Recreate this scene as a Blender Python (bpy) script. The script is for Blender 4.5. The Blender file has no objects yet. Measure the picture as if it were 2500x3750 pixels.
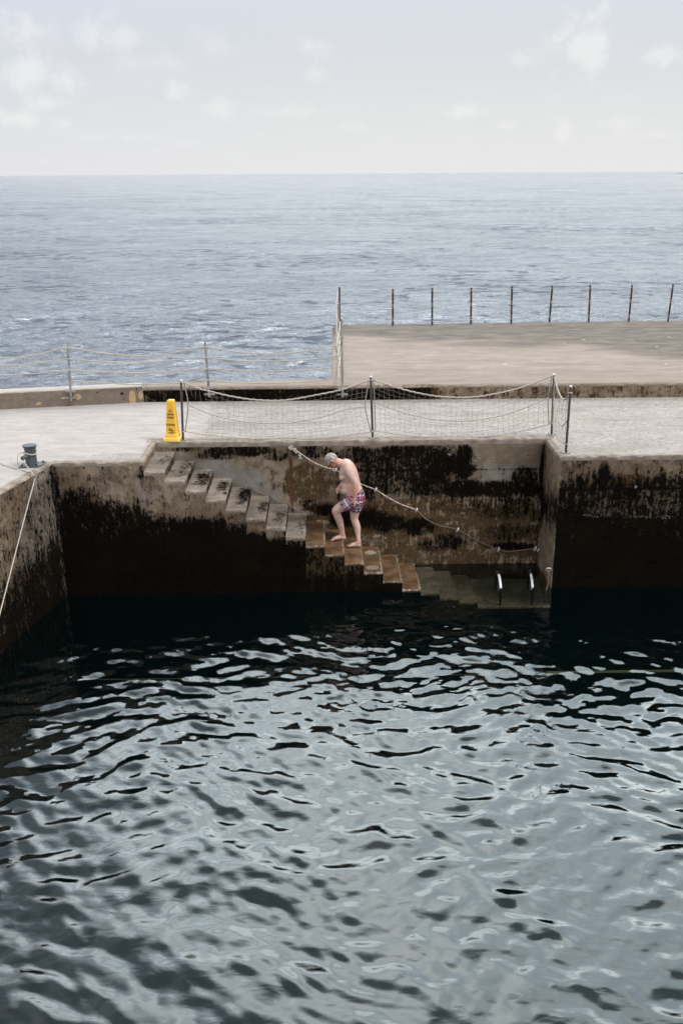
import bpy, bmesh, math, random
import numpy as np
from mathutils import Vector, Matrix, Quaternion
random.seed(4)
R_ = math.radians
sc = bpy.context.scene
COL = sc.collection

# ------------------------------------------------------------------ camera
F_PX, PITCH, ROLL, YAW, CH = 3534.56, .3375, -.0062, -.0148, 4.0
_cy, _sy, _cp, _sp, _cr, _sr = math.cos(YAW), math.sin(YAW), math.cos(PITCH), math.sin(PITCH), math.cos(ROLL), math.sin(ROLL)
def _yaw(v): return Vector((_cy*v[0]-_sy*v[1], _sy*v[0]+_cy*v[1], v[2]))
c_right = _yaw((_cr, _sr*_sp, _sr*_cp)); c_up = _yaw((-_sr, _cr*_sp, _cr*_cp)); c_fwd = _yaw((0, _cp, -_sp))
cam_d = bpy.data.cameras.new('camera'); cam = bpy.data.objects.new('camera', cam_d); COL.objects.link(cam)
m = Matrix.Identity(4)
for i in range(3):
    m[i][0] = c_right[i]; m[i][1] = c_up[i]; m[i][2] = -c_fwd[i]
m[2][3] = CH
cam.matrix_world = m
cam_d.sensor_fit = 'VERTICAL'; cam_d.sensor_height = 36; cam_d.lens = F_PX/3750*36
cam_d.clip_start = .1; cam_d.clip_end = 60000
sc.camera = cam

def at(u, v, X=None, Y=None, Z=None):
    """photo point -> world point on the plane X=, Y= or Z= that the thing stands on"""
    r = c_fwd + c_right*((u-1250)/F_PX) + c_up*((1875-v)/F_PX)
    t = X/r[0] if X is not None else Y/r[1] if Y is not None else (Z-CH)/r[2]
    return Vector((r[0]*t, r[1]*t, CH+r[2]*t))

# ------------------------------------------------------------------ node helpers
class NT:
    def __init__(s, tree): s.t = tree; s.n = tree.nodes; s.l = tree.links
    def new(s, typ, **kw):
        n = s.n.new(typ)
        for k, v in kw.items():
            if k.startswith('i_'): n.inputs[k[2:].replace('_', ' ')].default_value = v
            else: setattr(n, k, v)
        return n
    def set(s, sock, v):
        if isinstance(v, bpy.types.NodeSocket): s.l.new(v, sock)
        elif isinstance(v, (int, float)) and sock.type == 'RGBA': sock.default_value = (v, v, v, 1)
        elif isinstance(v, (tuple, list)) and sock.type == 'RGBA' and len(v) == 3: sock.default_value = (*v, 1)
        else: sock.default_value = v
    def m(s, op, a, b=0.0, c=None, clamp=False):
        n = s.new('ShaderNodeMath', operation=op, use_clamp=clamp)
        s.set(n.inputs[0], a); s.set(n.inputs[1], b)
        if c is not None: s.set(n.inputs[2], c)
        return n.outputs[0]
    def vm(s, op, a, b=None, sc_=None):
        n = s.new('ShaderNodeVectorMath', operation=op)
        s.set(n.inputs[0], a)
        if b is not None: s.set(n.inputs[1], b)
        if sc_ is not None: s.set(n.inputs['Scale'], sc_)
        return n.outputs['Value' if op in ('LENGTH', 'DOT_PRODUCT', 'DISTANCE') else 'Vector']
    def mix(s, f, a, b, mode='MIX'):
        n = s.new('ShaderNodeMix', data_type='RGBA', blend_type=mode)
        s.set(n.inputs[0], f); s.set(n.inputs[6], a); s.set(n.inputs[7], b)
        return n.outputs[2]
    def ss(s, x, a, b, lo=0., hi=1.):
        n = s.new('ShaderNodeMapRange', interpolation_type='SMOOTHSTEP')
        s.set(n.inputs[0], x); s.set(n.inputs[1], a); s.set(n.inputs[2], b); s.set(n.inputs[3], lo); s.set(n.inputs[4], hi)
        return n.outputs[0]
    def noise(s, vec, scale, detail=4., rough=.55, dist=0., scl=None):
        if scl is not None: vec = s.vm('MULTIPLY', vec, scl)
        n = s.new('ShaderNodeTexNoise'); s.l.new(vec, n.inputs['Vector'])
        n.inputs['Scale'].default_value = scale; n.inputs['Detail'].default_value = detail
        n.inputs['Roughness'].default_value = rough; n.inputs['Distortion'].default_value = dist
        return n.outputs['Fac']
    def ramp(s, fac, stops, interp='LINEAR'):
        n = s.new('ShaderNodeValToRGB'); n.color_ramp.interpolation = interp
        e = n.color_ramp.elements
        while len(e) < len(stops): e.new(.5)
        for i, (p, c) in enumerate(stops):
            e[i].position = p; e[i].color = (*c, 1) if len(c) == 3 else c
        s.set(n.inputs[0], fac); return n.outputs[0]
    def pos(s): return s.new('ShaderNodeNewGeometry').outputs['Position']
    def attr(s, name): return s.new('ShaderNodeAttribute', attribute_name=name).outputs['Fac']
    def bump(s, h, dist=.01, strength=1., normal=None):
        n = s.new('ShaderNodeBump'); n.inputs['Strength'].default_value = strength; n.inputs['Distance'].default_value = dist
        s.set(n.inputs['Height'], h)
        if normal is not None: s.l.new(normal, n.inputs['Normal'])
        return n.outputs[0]
def newmat(name):
    mt = bpy.data.materials.new(name); mt.use_nodes = True
    nt = NT(mt.node_tree); nt.n.clear()
    out = nt.new('ShaderNodeOutputMaterial')
    return mt, nt, out
def principled(nt, out, **kw):
    p = nt.new('ShaderNodeBsdfPrincipled')
    for k, v in kw.items(): nt.set(p.inputs[k], v)
    nt.l.new(p.outputs[0], out.inputs[0]); return p
def simple(name, col, rough=.6, metal=0., var=.15, scale=20., bump=0., spec=.5, bscale=None):
    mt, nt, out = newmat(name)
    P = nt.pos(); n = nt.noise(P, scale, 5.)
    c = nt.mix(nt.ss(n, .3, .7), tuple(x*(1-var) for x in col), tuple(min(1, x*(1+var)) for x in col))
    p = principled(nt, out, **{'Base Color': c, 'Roughness': rough, 'Metallic': metal, 'Specular IOR Level': spec})
    if bump: nt.l.new(nt.bump(nt.noise(P, bscale or scale*3, 5.), bump), p.inputs['Normal'])
    return mt

# ------------------------------------------------------------------ world, sun, exposure
SUN_EL, SUN_AZ = 54., 108.          # azimuth from +Y towards +X
w = bpy.data.worlds.new('World'); sc.world = w; w.use_nodes = True
nt = NT(w.node_tree); nt.n.clear()
wout = nt.new('ShaderNodeOutputWorld'); bg = nt.new('ShaderNodeBackground'); nt.l.new(bg.outputs[0], wout.inputs[0])
bg.inputs['Strength'].default_value = .1
sky = nt.new('ShaderNodeTexSky', sky_type='NISHITA', sun_disc=False)
sky.sun_elevation = R_(SUN_EL); sky.sun_rotation = R_(SUN_AZ); sky.dust_density = 3.; sky.air_density = 1.2
D = nt.vm('NORMALIZE', nt.new('ShaderNodeTexCoord').outputs['Generated'])
sx = nt.new('ShaderNodeSeparateXYZ'); nt.l.new(D, sx.inputs[0])
az = nt.m('MULTIPLY', nt.m('ARCTAN2', sx.outputs[0], sx.outputs[1]), 57.29578)
el = nt.m('MULTIPLY', nt.m('ARCSINE', sx.outputs[2]), 57.29578)
elf = nt.m('DIVIDE', el, 90., clamp=True)
K = 10.
def k(c, f=1.): return tuple(x*f for x in c)
veil = nt.ramp(elf, [(0, (.785, .785, .78)), (.03, (.765, .775, .78)), (.07, (.70, .725, .76)), (.10, (.645, .68, .74)), (.13, (.75, .80, .86)), (.25, (1., 1., 1.)), (1., (.86, .93, 1.))])
lum = nt.new('ShaderNodeFloatCurve'); c_ = lum.mapping.curves[0]
pts = [(0, .2), (.10, .21), (.15, .37), (.24, .40), (.42, .28), (1., .2)]
c_.points[0].location = pts[0]; c_.points[1].location = pts[-1]
for p in pts[1:-1]: c_.points.new(*p)
lum.mapping.update(); nt.set(lum.inputs[1], elf)
lumv = nt.m('MULTIPLY', lum.outputs[0], 5.)
base = nt.vm('SCALE', veil, sc_=lumv)
# broken cloud deck overhead (above the frame), seen only in reflections and light
pl = nt.vm('SCALE', D, sc_=nt.m('DIVIDE', 1., nt.m('MAXIMUM', sx.outputs[2], .08)))
pl = nt.vm('MULTIPLY', pl, (1, 1, 0))
cn = nt.noise(pl, 1.5, 3., .5, .3)
cm = nt.ss(cn, .38, .64)
hi = nt.ss(el, 11., 30.)
gd = Vector((math.sin(R_(12))*math.cos(R_(31)), math.cos(R_(12))*math.cos(R_(31)), math.sin(R_(31))))
ang = nt.m('MULTIPLY', nt.m('ARCCOSINE', nt.vm('DOT_PRODUCT', D, tuple(gd))), 57.29578)
glow = nt.m('MULTIPLY', nt.ss(ang, 33., 19., 0., 4.3), nt.ss(el, 16.5, 24.))  # bright lobe added to the sky above the frame, lifts deck and reflections
base = nt.vm('ADD', base, nt.vm('SCALE', nt.mix(0., (1., .985, .97), (1, 1, 1)), sc_=glow))
rear = nt.ss(sx.outputs[1], .1, -.6, 1., .95)
base = nt.vm('SCALE', base, sc_=rear)
cl = nt.mix(cm, (.58, .65, .70), (1.08, 1.075, 1.07))
base = nt.mix(hi, base, nt.mix(1., base, cl, 'MULTIPLY'))
# slight violet tint to the left
base = nt.mix(nt.ss(az, 5., -22.), base, nt.mix(1., base, (.965, .965, 1.0), 'MULTIPLY'))
# small pale cumulus just above the horizon, each at its own bearing
av = nt.new('ShaderNodeCombineXYZ'); nt.l.new(az, av.inputs[0]); nt.l.new(el, av.inputs[1])
n1 = nt.noise(av.outputs[0], .8, 4., .5, .15); n2 = nt.noise(av.outputs[0], 2.4, 2., .5)
nn = nt.m('ADD', nt.m('MULTIPLY', nt.m('SUBTRACT', n1, .5), 3.0), nt.m('MULTIPLY', nt.m('SUBTRACT', n2, .5), .9))
def bearing(u, v):
    r = (c_fwd + c_right*((u-1250)/F_PX) + c_up*((1875-v)/F_PX)).normalized()
    return math.degrees(math.atan2(r.x, r.y)), math.degrees(math.asin(r.z))
clouds = [(2140, 145, 95, 85, 1.), (1925, 210, 60, 30, .6), (2420, 200, 65, 32, .7), (1690, 400, 60, 24, .8), (1160, 160, 60, 38, .6), (1160, 262, 45, 32, .5),
          (345, 115, 70, 60, .75), (470, 135, 75, 35, .65), (100, 105, 95, 55, .7), (120, 260, 135, 55, .85), (165, 375, 80, 26, .8), (655, 325, 55, 32, .85),
          (800, 395, 70, 32, .7), (60, 435, 70, 30, .85), (230, 445, 40, 20, .7), (1060, 405, 140, 18, .5), (780, 150, 90, 45, .35), (2065, 460, 28, 45, .7),
          (1850, 453, 50, 18, .5), (2280, 440, 90, 26, .5), (1290, 462, 50, 20, .5), (560, 220, 110, 40, .35), (690, 525, 60, 14, .35), (2400, 490, 120, 12, .35), (390, 500, 140, 16, .3)]
cs = None
for (u, v, ru, rv, a) in clouds:
    a0, e0 = bearing(u, v); ra, re = ru/F_PX*57.3*.95, rv/F_PX*57.3*.95
    d = nt.vm('LENGTH', nt.vm('MULTIPLY', nt.vm('SUBTRACT', av.outputs[0], (a0, e0-re*.15, 0)), (1/ra, 1/re, 0)))
    f = nt.ss(nt.m('SUBTRACT', d, nn), 1.45, -.05, 0., a)
    cs = f if cs is None else nt.m('MAXIMUM', cs, f)
base = nt.mix(nt.m('MULTIPLY', cs, .75), base, (.85, .85, .845))
low = nt.ss(nt.noise(nt.vm('MULTIPLY', av.outputs[0], (.35, 1.4, 1)), 1.3, 6., .6), .5, .75)
base = nt.mix(nt.m('MULTIPLY', low, nt.ss(el, 7., 1., 0., .28)), base, (.83, .835, .84))
base = nt.vm('SCALE', base, sc_=10.3)
base = nt.vm('ADD', base, nt.vm('SCALE', sky.outputs[0], sc_=.045))
nt.l.new(base, bg.inputs['Color'])

sun_d = bpy.data.lights.new('sun', 'SUN'); sun = bpy.data.objects.new('sun', sun_d); COL.objects.link(sun)
sun_d.energy = 2.3; sun_d.angle = R_(16); sun_d.color = (1, .955, .90)
sd = Vector((math.sin(R_(SUN_AZ))*math.cos(R_(SUN_EL)), math.cos(R_(SUN_AZ))*math.cos(R_(SUN_EL)), math.sin(R_(SUN_EL))))
sun.rotation_euler = sd.to_track_quat('Z', 'Y').to_euler(); sun.location = (20, 10, 30)
vs = sc.view_settings; vs.view_transform = 'Standard'; vs.look = 'None'; vs.exposure = 0.; vs.gamma = 1.; vs.use_curve_mapping = False
try: sc.cycles.max_bounces = 8; sc.cycles.transparent_max_bounces = 12; sc.cycles.caustics_reflective = False; sc.cycles.caustics_refractive = False
except Exception: pass

# ------------------------------------------------------------------ object helpers
def link(name, me, mat=None, parent=None):
    o = bpy.data.objects.new(name, me); COL.objects.link(o)
    if mat is not None:
        for mt in (mat if isinstance(mat, (list, tuple)) else [mat]): me.materials.append(mt)
    if parent is not None: adopt(o, parent)
    return o
def adopt(o, parent):
    o.parent = parent
    o.matrix_parent_inverse = Matrix.Translation(parent['_w']).inverted() if '_w' in parent else Matrix.Identity(4)
    o['_w'] = parent['_w'] if False else [0., 0., 0.]
def tag(o, label=None, cat=None, group=None, kind=None):
    if label: o['label'] = label
    if cat: o['category'] = cat
    if group: o['group'] = group
    if kind: o['kind'] = kind
    return o
def empty(name, loc, label, cat, group=None):
    o = bpy.data.objects.new(name, None); COL.objects.link(o); o.location = loc; o['_w'] = list(loc); o.empty_display_size = .1
    return tag(o, label, cat, group)
def mesh(name, V, Fs, smooth=False):
    me = bpy.data.meshes.new(name); me.from_pydata([tuple(map(float, v)) for v in V], [], Fs); me.update()
    if smooth: me.polygons.foreach_set('use_smooth', [True]*len(me.polygons))
    return me
class MB:
    """collects simple solids into one mesh"""
    def __init__(s): s.v = []; s.f = []; s.mi = []
    def add(s, V, Fs, mi=0):
        o = len(s.v); s.v += [tuple(v) for v in V]; s.f += [tuple(i+o for i in f) for f in Fs]; s.mi += [mi]*len(Fs); return s
    def box(s, a, b, mi=0):
        (x0, y0, z0), (x1, y1, z1) = a, b
        V = [(x0, y0, z0), (x1, y0, z0), (x1, y1, z0), (x0, y1, z0), (x0, y0, z1), (x1, y0, z1), (x1, y1, z1), (x0, y1, z1)]
        return s.add(V, [(0, 3, 2, 1), (4, 5, 6, 7), (0, 1, 5, 4), (1, 2, 6, 5), (2, 3, 7, 6), (3, 0, 4, 7)], mi)
    def tube(s, pts, r, n=8, mi=0, closed=False, cap=True):
        pts = [Vector(p) for p in pts]; N = len(pts)
        rs = r if isinstance(r, (list, tuple)) else [r]*N
        V = []; up = None
        for i, p in enumerate(pts):
            if closed: t = (pts[(i+1) % N]-pts[i-1])
            else: t = pts[min(i+1, N-1)]-pts[max(i-1, 0)]
            t.normalize()
            if up is None: up = Vector((0, 0, 1)) if abs(t.z) < .9 else Vector((0, 1, 0))
            a = up-t*up.dot(t)
            if a.length < 1e-4: a = t.orthogonal()
            a.normalize(); up = a; b = t.cross(a)
            for k_ in range(n):
                an = 2*math.pi*k_/n; V.append(p+(a*math.cos(an)+b*math.sin(an))*rs[i])
        Fs = []
        for i in range(N if closed else N-1):
            j = (i+1) % N
            for k_ in range(n):
                l = (k_+1) % n; Fs.append((i*n+k_, i*n+l, j*n+l, j*n+k_))
        if not closed and cap: Fs += [tuple(range(n-1, -1, -1)), tuple(range((N-1)*n, N*n))]
        return s.add(V, Fs, mi)
    def lathe(s, c, prof, n=24, mi=0, axis=None):
        c = Vector(c); V = []
        q = Vector((0, 0, 1)).rotation_difference(Vector(axis)) if axis is not None else None
        for (r, z) in prof:
            for k_ in range(n):
                an = 2*math.pi*k_/n; p = Vector((r*math.cos(an), r*math.sin(an), z))
                if q: p = q @ p
                V.append(c+p)
        Fs = [(i*n+k_, i*n+(k_+1) % n, (i+1)*n+(k_+1) % n, (i+1)*n+k_) for i in range(len(prof)-1) for k_ in range(n)]
        Fs += [tuple(range(n-1, -1, -1)), tuple(range((len(prof)-1)*n, len(prof)*n))]
        return s.add(V, Fs, mi)
    def loft(s, secs, n=20, mi=0):
        """closed loft through sections (centre, half vector A, half vector B)"""
        V = []
        for c, a, b in secs:
            c, a, b = Vector(c), Vector(a), Vector(b)
            for k_ in range(n):
                an = 2*math.pi*k_/n; V.append(c+a*math.cos(an)+b*math.sin(an))
        Fs = [(i*n+k_, i*n+(k_+1) % n, (i+1)*n+(k_+1) % n, (i+1)*n+k_) for i in range(len(secs)-1) for k_ in range(n)]
        Fs += [tuple(range(n-1, -1, -1)), tuple(range((len(secs)-1)*n, len(secs)*n))]
        return s.add(V, Fs, mi)
    def ell(s, c, ax, n=16, mi=0):
        """ellipsoid with three half-axis vectors"""
        c = Vector(c); A, B, C_ = [Vector(a) for a in ax]; V = []; m_ = n//2
        for i in range(1, m_):
            ph = math.pi*i/m_
            for k_ in range(n):
                an = 2*math.pi*k_/n; V.append(c+(A*math.cos(an)+B*math.sin(an))*math.sin(ph)+C_*math.cos(ph))
        t = len(V); V += [c+C_, c-C_]
        Fs = [(i*n+k_, (i+1)*n+k_, (i+1)*n+(k_+1) % n, i*n+(k_+1) % n) for i in range(m_-2) for k_ in range(n)]
        Fs += [(t, k_, (k_+1) % n) for k_ in range(n)] + [(t+1, (m_-2)*n+(k_+1) % n, (m_-2)*n+k_) for k_ in range(n)]
        return s.add(V, Fs, mi)
    def build(s, name, mat, parent=None, smooth=True, fix=True):
        me = mesh(name, s.v, s.f)
        if fix:
            bm = bmesh.new(); bm.from_mesh(me); bmesh.ops.recalc_face_normals(bm, faces=bm.faces); bm.to_mesh(me); bm.free()
        if len(set(s.mi)) > 1: me.polygons.foreach_set('material_index', s.mi)
        if smooth:
            me.polygons.foreach_set('use_smooth', [True]*len(me.polygons))
            try: me.set_sharp_from_angle(angle=R_(38))
            except Exception: pass
        return link(name, me, mat, parent)

# value noise for shapes and stains
_rng = np.random.RandomState(7)
_tab = _rng.rand(64, 64, 64).astype(np.float32)
def vnoise(P, scale, octv=4, rough=.5):
    P = np.asarray(P, np.float64)*scale; out = np.zeros(len(P)); amp = 1.; tot = 0.
    for _ in range(octv):
        i = np.floor(P).astype(int); f = P-i; f = f*f*(3-2*f)
        r = 0
        for dx in (0, 1):
            for dy in (0, 1):
                for dz in (0, 1):
                    wgt = (f[:, 0] if dx else 1-f[:, 0])*(f[:, 1] if dy else 1-f[:, 1])*(f[:, 2] if dz else 1-f[:, 2])
                    r = r+wgt*_tab[(i[:, 0]+dx) % 64, (i[:, 1]+dy) % 64, (i[:, 2]+dz) % 64]
        out += r*amp; tot += amp; amp *= rough; P = P*2.03+11.7
    return out/tot
def sstep(x, a, b):
    t = np.clip((x-a)/(b-a), 0, 1); return t*t*(3-2*t)

# ------------------------------------------------------------------ places
H0 = 0.
X0, T, RS = -3.013, .2963, .1503
YF, YB, YR, XL, XR, ZW, YK, HK, YP = 13.723, 14.811, 13.787, -4.05, 3.464, -2.135, 17.70, .263, 25.5
XS = X0+T                       # left side of the stairs
ZB = -3.6                       # bottom of the walls

# ------------------------------------------------------------------ stained concrete
def concrete(name, wetsteps=False):
    mt, nt, out = newmat(name)
    P = nt.pos()
    nbig = nt.noise(P, 1.3, 8., .6); nmid = nt.noise(P, 6., 8., .65); nfin = nt.noise(P, 46., 6., .7)
    nst = nt.noise(P, 1., 9., .68, 0., (21., 21., 3.))
    nsp = nt.noise(P, 1., 7., .74, .2, (26., 26., 15.))
    nst2 = nt.noise(P, 1., 7., .65, 0., (60., 60., 5.))
    A = {a: nt.attr(a) for a in 'mopgrwn'}
    col = nt.mix(nt.ss(nbig, .36, .64), (.155, .110, .070), (.295, .228, .165))
    col = nt.mix(nt.ss(nmid, .42, .62, 0., .7), col, (.105, .072, .046))
    col = nt.mix(nt.ss(nt.m('ADD', nt.m('MULTIPLY', nst2, .6), nt.m('MULTIPLY', nfin, .4)), .52, .60, 0., .75), col, (.05, .032, .02))
    col = nt.mix(nt.ss(nst2, .52, .7, 0., .45), col, (.34, .30, .26))
    # grey mortar
    col = nt.mix(nt.m('MULTIPLY', A['g'], nt.ss(nmid, .25, .6, .55, 1.), clamp=True), col, nt.mix(nt.ss(nbig, .35, .65), (.13, .125, .12), (.25, .235, .22)))
    # ochre algae
    onz = nt.m('ADD', nt.m('MULTIPLY', nmid, .4), nt.m('ADD', nt.m('MULTIPLY', nst, .3), nt.m('MULTIPLY', nsp, .3)))
    of = nt.ss(nt.m('ADD', A['o'], nt.m('MULTIPLY', nt.m('SUBTRACT', onz, .5), 3.6)), .42, .66)
    ocol = nt.mix(nt.ss(nfin, .35, .65), (.115, .070, .033), (.045, .027, .013))
    ocol = nt.mix(nt.ss(nbig, .56, .68, 0., .6), ocol, (.040, .034, .012))
    col = nt.mix(of, col, ocol)
    # rust
    rf = nt.ss(nt.m('ADD', A['r'], nt.m('MULTIPLY', nt.m('SUBTRACT', nst2, .5), 1.4)), .35, .8)
    col = nt.mix(rf, col, nt.mix(nfin, (.13, .052, .022), (.06, .026, .013)))
    # black mould, ragged and running down; also the shadow painted at the recess corner
    mz = nt.m('ADD', nt.m('ADD', nt.m('MULTIPLY', nst, .40), nt.m('MULTIPLY', nmid, .22)), nt.m('MULTIPLY', nsp, .46))
    mv = nt.m('ADD', A['m'], nt.m('MULTIPLY', nt.m('SUBTRACT', mz, .55), 5.6))
    mf = nt.ss(mv, .50, .70)
    mc = nt.mix(nt.ss(nfin, .3, .7), (.0025, .0023, .002), (.010, .0085, .007))
    mc = nt.mix(nt.ss(nbig, .46, .62, 0., .8), mc, (.009, .0065, .004))
    half = nt.ss(nt.m('ADD', A['m'], nt.m('MULTIPLY', nt.m('SUBTRACT', mz, .55), 2.)), .12, .85, 0., .93)
    col = nt.mix(half, col, nt.mix(1., col, (.10, .078, .06), 'MULTIPLY'))
    col = nt.mix(mf, col, mc)
    # pale bits showing through
    pf = nt.ss(nt.m('ADD', A['p'], nt.m('MULTIPLY', nt.m('SUBTRACT', nt.m('ADD', nt.m('MULTIPLY', nmid, .5), nt.m('MULTIPLY', nfin, .5)), .5), 3.)), .55, .85)
    col = nt.mix(pf, col, nt.mix(nt.ss(nbig, .35, .65), (.22, .195, .165), (.36, .33, .30)))
    # wet brown treads
    wf = nt.ss(nt.m('ADD', A['w'], nt.m('MULTIPLY', nt.m('SUBTRACT', nmid, .5), .8)), .35, .65)
    wcol = nt.mix(nt.ss(nt.noise(P, 5., 6.), .38, .62), (.092, .052, .026), (.172, .104, .058))
    wcol = nt.mix(nt.ss(nmid, .60, .74, 0., .6), wcol, (.20, .145, .10)); wcol = nt.mix(nt.ss(nsp, .5, .64, 0., .5), wcol, (.05, .028, .015))
    col = nt.mix(wf, col, wcol)
    # pale nosing of lips and step edges
    nf = nt.ss(nt.m('ADD', A['n'], nt.m('MULTIPLY', nt.m('SUBTRACT', mz, .52), 2.2)), .4, .7)
    col = nt.mix(nf, col, nt.mix(nt.ss(nmid, .35, .65), (.19, .155, .12), (.32, .275, .23)))
    rough = nt.m('SUBTRACT', .92, nt.m('MULTIPLY', wf, .62))
    p = principled(nt, out, **{'Base Color': col, 'Roughness': rough, 'Specular IOR Level': nt.m('ADD', nt.m('MULTIPLY', wf, .4), nt.m('MULTIPLY', nt.m('SUBTRACT', 1., mf), .12))})
    hgt = nt.m('ADD', nt.m('MULTIPLY', nmid, .6), nt.m('ADD', nt.m('MULTIPLY', nfin, .25), nt.m('MULTIPLY', nt.noise(P, 120., 3.), .12)))
    b = nt.new('ShaderNodeBump'); b.inputs['Distance'].default_value = .025; nt.set(b.inputs['Height'], hgt)
    nt.set(b.inputs['Strength'], nt.m('SUBTRACT', .75, nt.m('MULTIPLY', wf, .55)))
    nt.l.new(b.outputs[0], p.inputs['Normal'])
    return mt
def pavement_mat(name, kindx):
    mt, nt, out = newmat(name)
    P = nt.pos(); s = nt.new('ShaderNodeSeparateXYZ'); nt.l.new(P, s.inputs[0]); X, Y = s.outputs[0], s.outputs[1]; nc = nt.noise(P, 13., 7., .72)
    nb = nt.noise(P, .55, 6., .6, 0., (.5, 1.3, 1)); nm = nt.noise(P, 3., 8., .65, 0., (.6, 1.3, 1)); nf = nt.noise(P, 38., 6., .75); ng = nt.noise(P, 90., 4., .7)
    if kindx == 'deck':
        rag = nt.m('ADD', X, nt.m('MULTIPLY', nt.m('SUBTRACT', nm, .5), .9))
        gravel = nt.ss(rag, -2.10, -2.02)
        # coarse patch by the edges at the left block and round the cone
        e1 = nt.m('MULTIPLY', nt.ss(nt.m('ADD', Y, nt.m('MULTIPLY', nt.m('SUBTRACT', nm, .5), .7)), 14.18, 14.10), nt.m('MULTIPLY', nt.ss(X, -3.95, -3.75), nt.ss(X, 0., -1.)))
        e2 = nt.m('MULTIPLY', nt.ss(nt.m('ADD', Y, nt.m('MULTIPLY', nt.m('SUBTRACT', nm, .5), .6)), 15.12, 15.02), nt.m('MULTIPLY', nt.ss(X, -2.9, -2.75), nt.ss(X, 0., -1.)))
        gravel = nt.m('MAXIMUM', gravel, nt.m('MULTIPLY', nt.m('MAXIMUM', e1, e2), .9))
        smooth = nt.mix(nt.ss(nm, .3, .7), (.35, .316, .292), (.44, .402, .375))
        smooth = nt.mix(nt.ss(nb, .4, .7, 0., .5), smooth, (.37, .355, .345))
        smooth = nt.mix(nt.ss(nt.noise(P, 9., 5., .6, .4, (.5, 2.2, 1)), .56, .72, 0., .35), smooth, (.29, .25, .225))
        gr = nt.mix(nt.ss(nm, .3, .7), (.30, .27, .247), (.41, .373, .345))
        gr = nt.mix(nt.ss(nb, .48, .64, 0., .6), gr, (.34, .30, .262))
        gr = nt.mix(nt.ss(nf, .52, .66, 0., .8), gr, (.135, .122, .11))
        gr = nt.mix(nt.ss(ng, .6, .72, 0., .6), gr, (.52, .49, .46))
        gr = nt.mix(nt.ss(nc, .52, .62, 0., .8), gr, (.18, .16, .145)); gr = nt.mix(nt.ss(nc, .46, .36, 0., .5), gr, (.44, .415, .40))
        smooth = nt.mix(nt.ss(nt.noise(P, 4., 7., .7, .6, (.35, 2.4, 1)), .50, .66, 0., .5), smooth, (.275, .243, .222))
        smooth = nt.mix(nt.ss(nc, .53, .66, 0., .55), smooth, (.26, .225, .205))
        gr = nt.mix(nt.ss(nt.noise(P, 1.1, 6., .6, .2, (.35, 1.8, 1)), .48, .66, 0., .45), gr, (.215, .19, .168))
        col = nt.mix(gravel, smooth, gr)
        bs = nt.m('ADD', .25, nt.m('MULTIPLY', gravel, .6)); h = nt.m('ADD', nt.m('MULTIPLY', nf, .7), nt.m('MULTIPLY', nm, .5))
    else:
        col = nt.mix(nt.ss(nm, .3, .7), (.25, .208, .172), (.335, .285, .24))
        col = nt.mix(nt.ss(nt.noise(P, 1.2, 7., .65, 0., (.3, 2., 1)), .45, .68, 0., .6), col, (.195, .162, .135))
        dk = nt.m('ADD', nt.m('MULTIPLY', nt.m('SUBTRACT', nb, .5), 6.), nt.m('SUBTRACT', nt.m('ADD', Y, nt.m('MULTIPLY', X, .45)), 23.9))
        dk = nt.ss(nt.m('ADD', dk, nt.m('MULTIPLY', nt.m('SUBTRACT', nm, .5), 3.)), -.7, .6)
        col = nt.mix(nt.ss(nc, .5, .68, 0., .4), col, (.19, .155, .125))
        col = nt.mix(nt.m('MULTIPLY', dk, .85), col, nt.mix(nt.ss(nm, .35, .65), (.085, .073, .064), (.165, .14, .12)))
        l2 = nt.ss(nt.m('ADD', nt.m('SUBTRACT', 18.9, Y), nt.m('MULTIPLY', nt.m('SUBTRACT', nm, .5), 1.)), -.2, .5, 0., .35)
        col = nt.mix(l2, col, (.22, .185, .15))
        col = nt.mix(nt.ss(nf, .55, .7, 0., .4), col, (.11, .095, .082))
        # bird-lime spots
        vo = nt.new('ShaderNodeTexVoronoi', feature='F1'); nt.l.new(nt.vm('MULTIPLY', P, (.9, 1.2, 0)), vo.inputs['Vector']); vo.inputs['Scale'].default_value = 1.
        col = nt.mix(nt.ss(vo.outputs['Distance'], .045, .03, 0., .8), col, (.6, .58, .55))
        bs = .35; h = nt.m('ADD', nt.m('MULTIPLY', nf, .6), nt.m('MULTIPLY', nm, .5))
    p = principled(nt, out, **{'Base Color': col, 'Roughness': .93, 'Specular IOR Level': .2})
    b = nt.new('ShaderNodeBump'); b.inputs['Distance'].default_value = .012; nt.set(b.inputs['Height'], h); nt.set(b.inputs['Strength'], bs)
    nt.l.new(b.outputs[0], p.inputs['Normal'])
    return mt
M_con = concrete('stained concrete'); M_deck = pavement_mat('pavement concrete', 'deck'); M_terr = pavement_mat('terrace concrete', 'terrace')

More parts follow.
